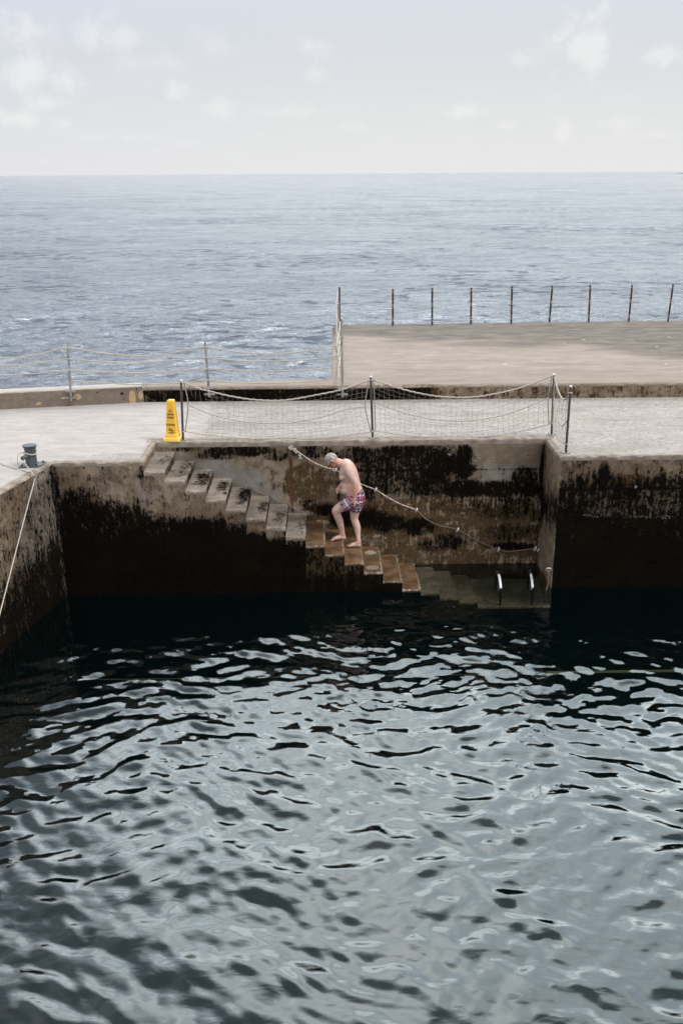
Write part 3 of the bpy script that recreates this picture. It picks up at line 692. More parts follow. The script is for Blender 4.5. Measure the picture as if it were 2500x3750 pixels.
warp = .12*np.sin(XX*1.3+.7)+.09*np.sin(XX*2.9+YY*1.1); 
ZZ = waves(XX+.10*np.sin(YY*2.1), YY+warp, comps)*shel+ZW
nx, ny = len(xs), len(ys)
ZZ[0, :] = ZZ[-1, :] = ZW; ZZ[:, 0] = ZZ[:, -1] = ZW
V = np.stack([XX.ravel(), YY.ravel(), ZZ.ravel()], 1)
ii = np.arange(nx*ny).reshape(ny, nx)
Q = np.stack([ii[:-1, :-1].ravel(), ii[:-1, 1:].ravel(), ii[1:, 1:].ravel(), ii[1:, :-1].ravel()], 1)
def fast_mesh(name, V, Q, extra=None):
    me = bpy.data.meshes.new(name); nf = len(Q)
    me.vertices.add(len(V)); me.vertices.foreach_set('co', V.astype(np.float32).ravel())
    me.loops.add(nf*4); me.loops.foreach_set('vertex_index', Q.astype(np.int32).ravel())
    me.polygons.add(nf); me.polygons.foreach_set('loop_start', np.arange(0, nf*4, 4, dtype=np.int32))
    me.polygons.foreach_set('use_smooth', np.ones(nf, bool)); me.update(calc_edges=True); me.validate(); return me
nb = len(V); ring = list(ii[0, :])+list(ii[1:, -1])+list(ii[-1, -2::-1])+list(ii[-2:0:-1, 0])
low_ = V[ring].copy(); low_[:, 2] = -4.5
V2 = np.vstack([V, low_]); nr = len(ring)
side = np.array([(ring[i], nb+i, nb+(i+1) % nr, ring[(i+1) % nr]) for i in range(nr)])
me = fast_mesh('water', V2, np.vstack([Q, side]))
bm = bmesh.new(); bm.from_mesh(me); bm.verts.ensure_lookup_table(); bm.faces.new([bm.verts[nb+i] for i in range(nr)][::-1]); bm.to_mesh(me); bm.free()
tag(link('water', me, M_water), kind='structure')

# ------------------------------------------------------------------ the open sea
mt, nt, out = newmat('sea water')
P = nt.pos(); s_ = nt.new('ShaderNodeSeparateXYZ'); nt.l.new(P, s_.inputs[0]); dist = s_.outputs[1]
nbig = nt.noise(P, .045, 3., .5, 0., (.5, 1.5, 1.))
b1 = nt.bump(nt.noise(P, 1.7, 6., .66, .2, (.75, 1.2, 1.)), .11, 1.)
b2 = nt.bump(nt.noise(P, .4, 5., .6, .2, (.8, 1.1, 1.)), .20, 1., b1)
b2 = nt.bump(nt.noise(P, .07, 9., .68, .1, (.7, 1., 1.)), 1.6, 1., b2)
fr = nt.new('ShaderNodeFresnel'); fr.inputs[0].default_value = 1.38; nt.l.new(b2, fr.inputs['Normal'])
gl = nt.new('ShaderNodeBsdfGlossy'); gl.inputs['Roughness'].default_value = .09; nt.l.new(b2, gl.inputs['Normal'])
gl.inputs['Color'].default_value = (.95, .975, .99, 1)
df = nt.new('ShaderNodeBsdfDiffuse'); df.inputs['Color'].default_value = (.05, .066, .09, 1)
tex1 = nt.noise(P, .30, 9., .78, .1, (.7, 1., 1.)); tex2 = nt.noise(P, 1.3, 5., .62, .2, (.62, 1.2, 1.)); tex3 = nt.noise(P, .05, 4., .6, 0., (.6, 1., 1.)); tex4 = nt.noise(P, .32, 6., .66, .2, (.7, 1., 1.))
fl = nt.ss(nt.m('ADD', tex2, nt.m('MULTIPLY', nt.m('SUBTRACT', tex3, .5), .5)), .565, .64, 1., .34)  # dark flecks painted into the reflection, standing in for steep ripple faces
fl = nt.m('MULTIPLY', fl, nt.ss(tex4, .60, .68, 1., .55))
mod = nt.m('MULTIPLY', nt.ss(tex1, .36, .64, 1.27, .99), fl)
m2 = nt.new('ShaderNodeMixShader'); nt.l.new(nt.m('MULTIPLY', fr.outputs[0], mod, clamp=True), m2.inputs[0]); nt.l.new(df.outputs[0], m2.inputs[1]); nt.l.new(gl.outputs[0], m2.inputs[2])
nt.l.new(m2.outputs[0], out.inputs[0])
M_sea = mt
ys = [18.]; 
while ys[-1] < 30000: ys.append(ys[-1]+max(.10, ys[-1]**2/9500.))
ys = np.array(ys)
tx = np.concatenate([[-4, -2.2, -1.2, -.8, -.6], np.linspace(-.5, .5, 420), [.6, .8, 1.2, 2.2, 4]])
TT, YY = np.meshgrid(tx, ys); XX = TT*YY
comps = spectrum(44, .6, 1.6, .021, .55)+spectrum(26, 1.6, 5., .012, .5)+spectrum(14, 5., 14., .005, .35)+spectrum(5, 25, 45, .003, .2)
sp_ = np.maximum(YY/420., np.gradient(ys)[:, None]*.9)
gust = .75+.5*vnoise(np.stack([XX.ravel()*.03, YY.ravel()*.05, 0*XX.ravel()], 1), 1., 3).reshape(XX.shape)
ZZ = np.zeros_like(XX)
wx, wy = XX+.25*np.sin(YY*.9)+.1*np.sin(YY*2.3+XX), YY+.3*np.sin(XX*.7+1.)+.12*np.sin(XX*1.9)
for (kx, ky, a, ph, lam) in comps:
    ph_ = kx*wx+ky*wy+ph
    s1 = np.sin(ph_); ZZ += a*(1.6*((s1+1)/2)**2.2*1.3)*np.clip(1.6-sp_*4.5/lam, 0, 1)
ZZ = ZZ*gust+ZW-.05
ZZ[0] = ZW-.3
ii = np.arange(XX.size).reshape(XX.shape)
Q = np.stack([ii[:-1, :-1].ravel(), ii[:-1, 1:].ravel(), ii[1:, 1:].ravel(), ii[1:, :-1].ravel()], 1)
tag(link('sea', fast_mesh('sea', np.stack([XX.ravel(), YY.ravel(), ZZ.ravel()], 1), Q), M_sea), kind='structure')
# distant point of land at the right edge of the horizon
q = at(2540, 628, Y=2400.)
me = bpy.data.meshes.new('headland'); bm = bmesh.new()
bmesh.ops.create_grid(bm, x_segments=60, y_segments=14, size=1)
for v in bm.verts:
    x, y = v.co.x, v.co.y; h = max(0, (1-x*x)*(1-y*y))**.35*(2.6+2.*random.random()) if abs(x) < 1 and abs(y) < 1 else -2
    v.co = (q.x+12+x*52, 2400+y*25, ZW-1+h)
bm.to_mesh(me); bm.free()
tag(link('headland', me, simple('grey rock', (.22, .22, .23), .9, scale=.2)), kind='structure')

# ------------------------------------------------------------------ metal, rope and cord materials
def steel(name, col, rough, rust=0.):
    mt, nt, out = newmat(name); P = nt.pos()
    n = nt.noise(P, 14., 6., .6, 0., (1, 1, .35))
    c = nt.mix(nt.ss(n, .35, .7), col, tuple(x*.6 for x in col))
    if rust: c = nt.mix(nt.ss(nt.noise(P, 26., 6.), .62-rust*.3, .75-rust*.3), c, (.10, .035, .015))
    principled(nt, out, **{'Base Color': c, 'Metallic': .9, 'Roughness': nt.ss(n, .3, .7, rough, rough+.2)}); return mt
M_ss = steel('stainless steel', (.16, .15, .145), .22); M_galv = steel('galvanised steel', (.42, .41, .40), .5, .1); M_ring = simple('galvanised ring', (.62, .60, .58), .35, .35, .1)
M_rust = simple('rusty iron', (.075, .042, .032), .85, .2, .4, 40., .01)
M_band = simple('bleached cord band', (.45, .40, .36), .9)
def rope_mat(name, c1, c2):
    mt, nt, out = newmat(name); P = nt.pos()
    wv = nt.new('ShaderNodeTexWave', wave_type='BANDS', bands_direction='DIAGONAL'); nt.l.new(P, wv.inputs[0]); wv.inputs['Scale'].default_value = 14.; wv.inputs['Distortion'].default_value = 1.
    c = nt.mix(nt.m('MULTIPLY', wv.outputs[1], .5), c1, c2); c = nt.mix(nt.ss(nt.noise(P, 6., 5.), .5, .7, 0., .5), c, c2)
    p = principled(nt, out, **{'Base Color': c, 'Roughness': .9}); nt.l.new(nt.bump(wv.outputs[1], .006), p.inputs['Normal']); return mt
M_rope = rope_mat('cream rope', (.52, .47, .40), (.30, .25, .20)); M_grope = rope_mat('grey rope', (.36, .33, .29), (.20, .17, .14)); M_dark = rope_mat('wet rope', (.17, .125, .075), (.075, .055, .035))
M_twine = rope_mat('net twine', (.36, .33, .28), (.13, .11, .095))

def smooth_path(pts, n=6):
    pts = [Vector(p) for p in pts]; out_ = []
    P_ = [pts[0]*2-pts[1]]+pts+[pts[-1]*2-pts[-2]]
    for i in range(1, len(P_)-2):
        for j in range(n):
            t = j/n; a, b, c, d = P_[i-1:i+3]
            out_.append(.5*((2*b)+(c-a)*t+(2*a-5*b+4*c-d)*t*t+(3*b-a-3*c+d)*t**3))
    out_.append(pts[-1]); return out_

# --- four steel posts of the net fence
A_, B_, C_, D_ = at(671, 1613, Z=0), at(1364, 1605, Z=0), at(2018, 1593, Z=0), at(2070, 1660, Z=0)
posts = [(A_, at(663, 1394, Y=A_.y), 'shiny steel net post standing beside the yellow cone', 1), (B_, at(1357, 1380, Y=B_.y), 'shiny steel net post above the man, shared by the two long nets', 1),
         (C_, at(2027, 1372, Y=C_.y), 'capped steel net post at the inner corner of the recess', 2), (D_, at(2088, 1415, Y=D_.y), 'leaning steel net post at the outer corner of the right quay block', 1)]
tops = []
for (b_, t_, lab, cp_) in posts:
    e = empty('net_post', tuple(b_), lab, 'post', 'steel posts of the net fence')
    MB().tube([b_+Vector((0, 0, .004)), b_.lerp(t_, .5), t_], .0185, 12).build('pole', M_ss, e)
    MB().lathe(t_, [(.023, -.01), (.023, .008), (.012, .014)], 12).build('cap', M_ring, e)
    f = MB().box((b_.x-.055, b_.y-.055, .004), (b_.x+.055, b_.y+.055, .014)).build('base_plate', M_galv, e, False)
    for sx_ in (-1, 1):
        for sy_ in (-1, 1): MB().lathe((b_.x+sx_*.04, b_.y+sy_*.04, .0145), [(.009, 0), (.009, .012), (.005, .016)], 6).build('bolt', M_galv, f, False)
    tops.append(t_)

# --- nets
def fit_curve(pl, Y):
    q = sorted([at(u, v, Y=Y) for u, v in pl], key=lambda a: a.x)
    return q
def resample(q, n):
    q = smooth_path(q, 8); L = [0]
    for i in range(1, len(q)): L.append(L[-1]+(q[i]-q[i-1]).length)
    o_ = []; 
    for j in range(n+1):
        s = L[-1]*j/n; i = 1
        while i < len(L)-1 and L[i] < s: i += 1
        f = (s-L[i-1])/max(1e-9, L[i]-L[i-1]); o_.append(q[i-1].lerp(q[i], f))
    return o_
def net(label, top, mid, bot, ncol, nup, nlo, ties, tear=0, drift=0.):
    e = empty('safety_net', tuple((bot[0]+bot[-1])/2), label, 'net', 'rope nets strung between the steel posts')
    T_, M_, B2 = resample(top, ncol), resample(mid, ncol), resample(bot, ncol)
    lace = lambda q: [p+Vector((0, .0, .004*math.sin(i*1.9))) for i, p in enumerate(q)]
    MB().tube(lace(resample(top, 90)), .0125, 7).build('top_rope', M_rope, e)
    MB().tube(lace(resample(mid, 90)), .0085, 6).build('middle_rope', M_rope, e)
    MB().tube(lace(resample(bot, 90)), .0085, 6).build('bottom_rope', M_rope, e)
    MB().tube(smooth_path([T_[0], M_[0], B2[0]], 5), .0095, 6).build('side_rope', M_grope, e)
    MB().tube(smooth_path([T_[-1], M_[-1], B2[-1]], 5), .0095, 6).build('side_rope', M_grope, e)
    mbn = MB(); rn = random.Random(ncol)
    G = []
    for j in range(nup+nlo+1):
        row = []
        for i in range(ncol+1):
            p = T_[i].lerp(M_[i], j/nup) if j <= nup else M_[i].lerp(B2[i], (j-nup)/nlo)
            if 0 < j < nup+nlo and j != nup: p = p+Vector((rn.uniform(-1, 1)*.012+drift*(j % 2), rn.uniform(-1, 1)*.01, rn.uniform(-1, 1)*.010))
            row.append(p)
        G.append(row)
    for i in range(1, ncol):
        col_ = [G[j][i] for j in range(nup+nlo+1)]
        if i <= tear:
            col_ = col_[:3]; col_[-1] = col_[-1]+Vector((.02*rn.uniform(-1, 1), -.01, -.05))
        mbn.tube(col_, .0015, 4)
    for j in range(1, nup+nlo):
        if j == nup: continue
        if tear and j < 4: mbn.tube(G[j][tear:], .0015, 4)
        else: mbn.tube(G[j], .0015, 4)
    # loose ends
    for k_ in range(7):
        i = rn.randrange(1, ncol); j = rn.randrange(0, nup+1); p = G[j][i]
        mbn.tube([p, p+Vector((.012, -.01, -.03)), p+Vector((.004, -.012, -.07))], .003, 4)
    mbn.build('netting', M_twine, e)
    for (p0, p1) in ties:
        mbt = MB(); d = p1-p0; mbt.tube([p0, p0.lerp(p1, .5)+Vector((0, -.01, 0)), p1], .008, 6)
        mbt.tube([p1+Vector((.03*math.cos(a_), .03*math.sin(a_), 0)) for a_ in np.linspace(0, 6.283, 11)[:-1]], .008, 6, closed=True)
        mbt.build('tie', M_rope, e)
def on(p0, p1, z):
    f = (z-p0.z)/(p1.z-p0.z); return p0.lerp(p1, f)
YN = 14.90
top1 = fit_curve([(674, 1402), (727, 1422), (789, 1438), (850, 1452), (932, 1464), (1039, 1466), (1161, 1446), (1258, 1425), (1350, 1393)], YN)
mid1 = fit_curve([(689, 1481), (730, 1501), (779, 1519), (845, 1536), (916, 1547), (1039, 1550), (1161, 1532), (1268, 1499), (1337, 1490)], YN)
bot1 = fit_curve([(679, 1580), (768, 1594), (916, 1606), (1059, 1610), (1212, 1601), (1300, 1590), (1358, 1582)], YN)
net('rope net with frayed cords and torn left corner, between the cone and the middle post', top1, mid1, bot1, 34, 5, 6, [(top1[0], on(A_, tops[0], top1[0].z+.01)), (bot1[0], on(A_, tops[0], bot1[0].z)), (top1[-1], on(B_, tops[1], top1[-1].z)), (bot1[-1], on(B_, tops[1], bot1[-1].z))], tear=4)
YN = 14.93
top2 = fit_curve([(1366, 1391), (1440, 1415), (1519, 1437), (1616, 1453), (1734, 1454), (1851, 1434), (1933, 1410), (2020, 1376)], YN)
mid2 = fit_curve([(1371, 1472), (1463, 1507), (1586, 1536), (1718, 1541), (1836, 1522), (1928, 1491), (2006, 1456)], YN)
bot2 = fit_curve([(1374, 1578), (1514, 1597), (1667, 1603), (1810, 1595), (1912, 1578), (2008, 1554)], YN)
net('rope net with an even sag, between the middle post and the corner post', top2, mid2, bot2, 34, 5, 6, [(top2[0], on(B_, tops[1], top2[0].z)), (bot2[0], on(B_, tops[1], bot2[0].z)), (top2[-1], on(C_, tops[2], top2[-1].z)), (bot2[-1], on(C_, tops[2], bot2[-1].z))])
def sag(p0, p1, s, n=9, bulge=0.):
    return [p0.lerp(p1, t)+Vector((bulge*4*t*(1-t), 0, -s*4*t*(1-t))) for t in np.linspace(0, 1, n)]
c1, d1 = on(C_, tops[2], .95)+Vector((0, -.03, 0)), on(D_, tops[3], .93)+Vector((0, .03, 0))
c2, d2 = on(C_, tops[2], .55)+Vector((0, -.03, 0)), on(D_, tops[3], .52)+Vector((0, .03, 0))
c3, d3 = on(C_, tops[2], .22)+Vector((0, -.03, 0)), on(D_, tops[3], .15)+Vector((0, .03, 0))
net('short rope net seen edge-on, between the two rightmost steel posts', sag(c1, d1, .22, 9, .02), sag(c2, d2, .22, 9, .0), sag(c3, d3, .09, 9, -.02), 14, 5, 5, [(c1, on(C_, tops[2], .95)), (d1, on(D_, tops[3], .93)), (c3, on(C_, tops[2], .22)), (d3, on(D_, tops[3], .15))])

# --- yellow wet-floor cone
cx, cyy = at(632, 1618, Z=0).x+.0, at(632, 1618, Z=0).y+.10
mt, nt, out = newmat('yellow plastic'); P = nt.pos(); n = nt.noise(P, 12., 5., .6)
s_ = nt.new('ShaderNodeSeparateXYZ'); nt.l.new(P, s_.inputs[0])
c = nt.mix(nt.ss(n, .3, .7), (.80, .44, .022), (.86, .50, .045)); c = nt.mix(nt.ss(nt.m('ADD', s_.outputs[2], nt.m('MULTIPLY', nt.m('SUBTRACT', n, .5), .12)), .10, .02, 0., .45), c, (.80, .55, .18))
principled(nt, out, **{'Base Color': c, 'Roughness': .42, 'Subsurface Weight': .05}); M_yel = mt
M_blk, nt, out = newmat('black print'); principled(nt, out, **{'Base Color': (.035, .022, .012), 'Roughness': .6})
M_wht, nt, out = newmat('white label'); principled(nt, out, **{'Base Color': (.62, .58, .56), 'Roughness': .6})
cone = empty('caution_cone', (cx, cyy, 0), 'yellow four-sided caution cone with black CAUTION print on the pavement edge', 'safety cone')
CR = R_(-9); q_ = Matrix.Translation((cx, cyy, .004)) @ Matrix.Rotation(CR, 4, 'Z')
def sq(r, z, c=.0): 
    k_ = r*.86; return [(-r, -k_, z), (-k_, -r, z), (k_, -r, z), (r, -k_, z), (r, k_, z), (k_, r, z), (-k_, r, z), (-r, k_, z)]
prof = [(.135, 0.), (.138, .012), (.130, .048), (.108, .062), (.098, .105), (.088, .12), (.056, .625), (.050, .648), (.040, .655)]
V = []; 
for r, z in prof: V += [q_ @ Vector(p) for p in sq(r, z)]
Fs = [(i*8+k_, i*8+(k_+1) % 8, (i+1)*8+(k_+1) % 8, (i+1)*8+k_) for i in range(len(prof)-1) for k_ in range(8)]+[tuple(range(7, -1, -1)), tuple(range((len(prof)-1)*8, len(prof)*8))]
mb = MB(); mb.add(V, Fs); body = mb.build('cone_body', M_yel, cone, False)
bv = body.modifiers.new('bevel', 'BEVEL'); bv.width = .004; bv.segments = 2
# print on the sloping faces: local frame on the face, x across, y up the face
def face_frame(turn):
    a = Vector((0, -.088, .12)); b_ = Vector((0, -.056, .625)); up = (b_-a).normalized(); x = Vector((1, 0, 0)); n_ = x.cross(up).normalized()
    M3 = Matrix((x, up, n_)).transposed().to_4x4(); M3.translation = a+n_*.0022
    return q_ @ Matrix.Rotation(turn, 4, 'Z') @ M3
def text_mesh(s, size, x, y, M4, bold=.0, sxx=1.):
    cu = bpy.data.curves.new('t', 'FONT'); cu.body = s; cu.size = size; cu.align_x = 'CENTER'; cu.offset = bold; cu.extrude = .0006
    to = bpy.data.objects.new('t', cu); COL.objects.link(to); dg = bpy.context.evaluated_depsgraph_get()
    me = bpy.data.meshes.new_from_object(to.evaluated_get(dg)); bpy.data.objects.remove(to)
    return [M4 @ Vector((v.co.x*sxx+x, v.co.y+y, v.co.z)) for v in me.vertices], [tuple(p.vertices) for p in me.polygons]
def strip(mb, pts, w_, M4):
    for (a, b_) in zip(pts[:-1], pts[1:]):
        a, b2 = Vector((*a, .0004)), Vector((*b_, .0004)); d = (b2-a).normalized(); n_ = Vector((-d.y, d.x, 0))*w_/2; a -= d*w_*.3; b2 += d*w_*.3
        mb.add([M4 @ p for p in (a-n_, b2-n_, b2+n_, a+n_)], [(0, 1, 2, 3)])
for turn in (0, -math.pi/2):
    M4 = face_frame(turn)
    for s, sz, y, bo in (('CAUTION', .040, .300, .0012), ('CUIDADO', .038, .252, .0012), ('ATTENTION', .040, .135, .0012)):
        V, Fs = text_mesh(s, sz, 0.002, y, M4, bo, .62 if s != 'ATTENTION' else .60); MB().add(V, Fs).build('word', M_blk, body, False, False)
    mb = MB(); yt = .352; strip(mb, [(-.030, yt), (.030, yt), (0, yt+.048), (-.030, yt)], .006, M4); strip(mb, [(0, yt+.030), (0, yt+.016)], .006, M4); strip(mb, [(0, yt+.010), (0, yt+.006)], .006, M4)
    mb.build('warning_triangle', M_blk, body, False, False); mb = MB()
    # slipping figure
    strip(mb, [(-.040, .022), (.048, .024)], .007, M4)
    mb.add([M4 @ Vector((-.020+.0085*math.cos(a_), .094+.0085*math.sin(a_), .0004)) for a_ in np.linspace(0, 6.28, 13)[:-1]], [tuple(range(12))])
    strip(mb, [(-.018, .080), (-.006, .055), (.016, .052), (.034, .030)], .009, M4); strip(mb, [(-.006, .055), (.018, .070), (.036, .058)], .007, M4)
    strip(mb, [(-.018, .078), (-.036, .066), (-.030, .050)], .006, M4); strip(mb, [(-.016, .074), (.004, .082), (.014, .074)], .006, M4)
    mb.build('slipping_figure', M_blk, body, False, False); mb = MB()
    strip(mb, [(-.026, .004), (.034, .005)], .008, M4); strip(mb, [(-.026, -.008), (.034, -.007)], .006, M4)
    mb.build('small_print', M_blk, body, False, False)
M4 = face_frame(0); mb = MB()
mb.add([M4 @ Vector(p) for p in ((-.020, -.044, .0003), (.032, -.044, .0003), (.032, -.020, .0003), (-.020, -.020, .0003))], [(0, 1, 2, 3)]); mb.build('sticker', M_wht, body, False, False)

# --- bollard with rope
bp = at(118, 1706, Z=0); bx, by = bp.x, bp.y
M_bol = simple('grey-blue marine paint', (.060, .072, .080), .55, 0., .12, 30., .004)
bo = empty('bollard', (bx, by, 0), 'stout grey mooring bollard with flanged top and a stub pin, on the left quay', 'bollard')
br = math.atan2(LD.y, LD.x)+math.pi/2
Mb = Matrix.Translation((bx, by, 0)) @ Matrix.Rotation(R_(4), 4, 'Z')
pl = MB(); pts8 = [(-.16, -.11), (.11, -.11), (.16, -.02), (.18, .15), (-.09, .15), (-.16, .09)]
pl.add([Mb @ Vector((x, y, z)) for z in (.003, .022) for x, y in pts8], [(5, 4, 3, 2, 1, 0), (6, 7, 8, 9, 10, 11)]+[(i, (i+1) % 6, (i+1) % 6+6, i+6) for i in range(6)])
pl.build('base_plate', M_bol, bo, False)
M_bolt = simple('dark bolt', (.02, .022, .025), .6)
for x, y in ((-.12, -.07), (.085, -.07), (.14, .11), (-.07, .12)): MB().lathe(Mb @ Vector((x, y, .023)), [(.016, 0), (.016, .014), (.009, .022)], 6).build('bolt', M_bolt, bo, False)
MB().lathe((bx, by, .0225), [(.084, 0), (.082, .02), (.080, .225), (.092, .265), (.102, .280), (.102, .290), (.096, .295)], 28).build('post', M_bol, bo)
pn = Mb @ Vector((-.02, -.06, .175)); pd = Vector((-.45, -.85, -.10)).normalized()
MB().lathe(pn, [(.030, 0), (.030, .125), (.026, .130)], 16, axis=pd).build('pin', M_bol, bo)
# mooring rope: turn round the bollard, over the edge, down towards a boat out of view
tip = pn+pd*.12
lp = [Vector((bx+.094*math.cos(a_), by+  .094*math.sin(a_), .202+.014*math.sin(a_*2))) for a_ in np.linspace(-2.2, 3.6, 22)]
edge = at(126, 1742, Z=.012); e2 = at(127, 1754, Y=edge.y-.05)
r_ = MB(); r_.tube(smooth_path([tip+Vector((.01, .03, .03))]+lp, 2), .010, 7); r_.tube(smooth_path([lp[-1]+Vector((-.0, 0, .0)), lp[-1]+Vector((-.07, -.03, -.02)), lp[-1]+Vector((-.085, -.05, -.12)), lp[-1]+Vector((-.07, -.06, -.20))], 5), .006, 6)
def on_wall(u, v, off):
    r = c_fwd + c_right*((u-1250)/F_PX) + c_up*((1875-v)/F_PX); o_ = Vector((0, 0, CH))
    t = (L0+LN*off-o_).dot(LN)/r.dot(LN); return o_+r*t
far_ = on_wall(-30, 2370, .75)
r_.tube(smooth_path([pn+pd*.11+Vector((0, 0, -.025)), tip.lerp(edge, .5)+Vector((0, 0, -.02)), edge, on_wall(127, 1758, .03), on_wall(95, 1880, .20), on_wall(45, 2075, .42), far_, on_wall(-90, 2640, .95)], 5), .008, 7)
tag(r_.build('mooring_rope', M_rope), 'thin cream mooring rope looped round the bollard and hanging down past the slanting wall', 'rope')

# --- hand rope down the wall with steel rings
ringpx = [(1228, 1722), (1374, 1793.5), (1523, 1868), (1673.6, 1940), (1823, 2011.6), (1957.7, 2009)]
labs = ['steel wall ring hidden beside the man\'s chin, uppermost on the hand rope', 'bright steel wall ring just right of the man\'s shorts', 'bright steel wall ring in the middle of the wall, two right of the man', 'steel wall ring on the sagging dark rope above the submerged steps',
        'steel wall ring where the rope turns level near the water', 'small upright steel ring beside the corner of the recess', 'steel ring at the corner where the rope turns down', 'lowest steel ring, on the side of the right block just above the water']
def ring(p, n_, lab, r=.036):
    e = empty('wall_ring', tuple(p), lab, 'ring', 'steel rings that carry the hand rope')
    n_ = Vector(n_); a = n_.orthogonal().normalized() if abs(n_.z) > .9 else Vector((0, 0, 1)); b_ = n_
    ax = a.cross(b_).normalized(); tl = (a*.9+ax*.45).normalized()
    MB().tube([p+tl*r*math.cos(t)+b_*r*math.sin(t) for t in np.linspace(0, 6.283, 19)[:-1]], .0105, 8, closed=True).build('loop', M_ring, e)
    MB().tube([p-b_*.055, p-b_*r*.8], .008, 8).build('shank', M_galv, e)
WY = YB-.055
rp = [at(u, v, Y=WY) for u, v in ringpx]
for p, lab in zip(rp, labs): ring(p, (0, -1, 0), lab)
rc = at(1972, 2014.5, Y=WY); ring(rc, (-.7, -.7, 0), labs[6]); rl = at(2006.5, 2086, X=XR-.055); ring(rl, (-1, 0, 0), labs[7])
a0 = at(1062, 1639, Y=YB-.03)
ln = [(1076, 1644), (1100, 1661), (1143, 1690), (1185, 1709), (1228, 1722), (1260, 1738), (1322, 1773), (1374, 1793.5), (1415, 1819), (1470, 1848), (1523, 1868), (1560, 1901), (1611, 1925), (1673.6, 1940), (1745, 1979), (1823, 2011.6), (1870, 2019), (1957.7, 2009)]
path = [a0]+[at(u, v, Y=WY) for u, v in ln]+[rc, at(1988, 2052, Y=14.45), rl, rl+Vector((-.02, -.08, -.25)), rl+Vector((-.06, -.12, -.40)), rl+Vector((-.05, -.15, -.55))]
full = smooth_path(path, 6)
hr = empty('hand_rope', tuple(a0), 'knotted rope handrail running down the wall from above the man to the water', 'rope')
cut = 6*11
MB().tube(full[:cut+1], .011, 8).build('dry_rope', M_rope, hr); MB().tube(full[cut:], .0105, 8).build('wet_rope', M_dark, hr)
for (u, v, r) in ((1066, 1640, .028), (1078, 1647, .026), (1084, 1654, .024), (1098, 1666, .022), (1222, 1720, .022)):
    p = at(u, v, Y=WY); kn = MB()
    for a_ in range(3): kn.tube([p+Vector((r*.7*math.cos(t+a_), r*.6*math.sin(t)*.9, r*.8*math.sin(t+a_*2))) for t in np.linspace(0, 6.283, 11)[:-1]], .010, 6, closed=True)
    kn.build('knot', M_rope, hr)
kn = MB()
for k_ in range(6):
    p = at(1098, 1668, Y=WY); kn.tube([p, p+Vector((-.01+.008*k_, -.01, -.035)), p+Vector((-.02+.011*k_, -.012, -.055))], .004, 5)
kn.build('frayed_end', M_rope, hr)
MB().lathe(at(1060, 1639, Y=YB-.02), [(.018, 0), (.018, .012), (.009, .02), (.009, .05)], 10, axis=(0, -1, 0)).build('anchor_bolt', M_ring, hr)

# --- ladder handrails rising from the water
for (u1, v1, u2, v2, lab) in ((1817, 2098, 1831, 2148, 'left of the two curved ladder rails poking out of the water, its end white'), (1936, 2096, 1947, 2146, 'right of the two curved ladder rails poking out of the water, its end white')):
    a, b_ = at(u1, v1, Z=ZW+.02), at(u2, v2, Z=ZW+.0)
    e = empty('ladder_rail', (a.x, (a.y+b_.y)/2, ZW), lab, 'ladder rail', 'ladder rails in the water')
    full_ = smooth_path([a+Vector((0, .05, -.45)), a+Vector((0, .03, -.12)), a+Vector((0, -.02, .03)), a.lerp(b_, .35)+Vector((0, 0, .075)), a.lerp(b_, .7)+Vector((0, 0, .075)), b_+Vector((0, -.02, .0)), b_+Vector((0, -.05, -.16)), b_+Vector((0, -.06, -.5))], 6)
    MB().tube(full_[:22], .019, 10).build('rear_tube', simple('wall-reflection tube', (.05, .05, .055), .5), e)  # dark colour stands in for the dark wall reflected in the tube
    MB().tube(full_[21:32], .021, 10).build('white_sleeve', simple('white tape', (.8, .8, .79), .4, var=.03), e)
    MB().tube(full_[31:], .019, 10).build('front_tube', simple('blue tube', (.03, .05, .08), .4), e)

# --- guard rail posts on parapet/kerb and ropes between them
def guard_post(bu, bv, tu, tv, Y, lab, plate=True, name='rail_post', mat=None, r=.024):
    b_, t_ = at(bu, bv, Y=Y), at(tu, tv, Y=Y)
    e = empty(name, tuple(b_), lab, 'post', 'grey guard rail posts by the sea')
    d = (t_-b_).normalized()
    p = MB(); p.loft([(b_, Vector((r, 0, 0)), Vector((0, r*.8, 0))), (t_, Vector((r*.9, 0, 0)), Vector((0, r*.7, 0)))], 8); p.build('pole', mat or M_galv, e)
    if plate:
        for dz in (.035, .15): MB().box((b_.x-.10, Y+.004, b_.z+dz), (b_.x+.10, Y+.03, b_.z+dz+.035)).build('bracket', M_galv, e, False)
    return b_, t_
yP1 = PB.y+(250-524)/(0-524)*(PA.y-PB.y)-.045
g1 = guard_post(261, 1467, 248.6, 1255, yP1, 'grey rail post bolted to the tan painted parapet, leftmost')
g2 = guard_post(767, 1454, 750.8, 1250, YK-.045, 'grey rail post behind the left part of the torn net')
g3 = guard_post(1254, 1455, 1251, 1245, YK-.045, 'grey rail post at the near corner of the raised terrace')
def tp(b_, u, v): return at(u, v, Y=b_)
far_l = PB.y+(-200-524)/(0-524)*(PA.y-PB.y)
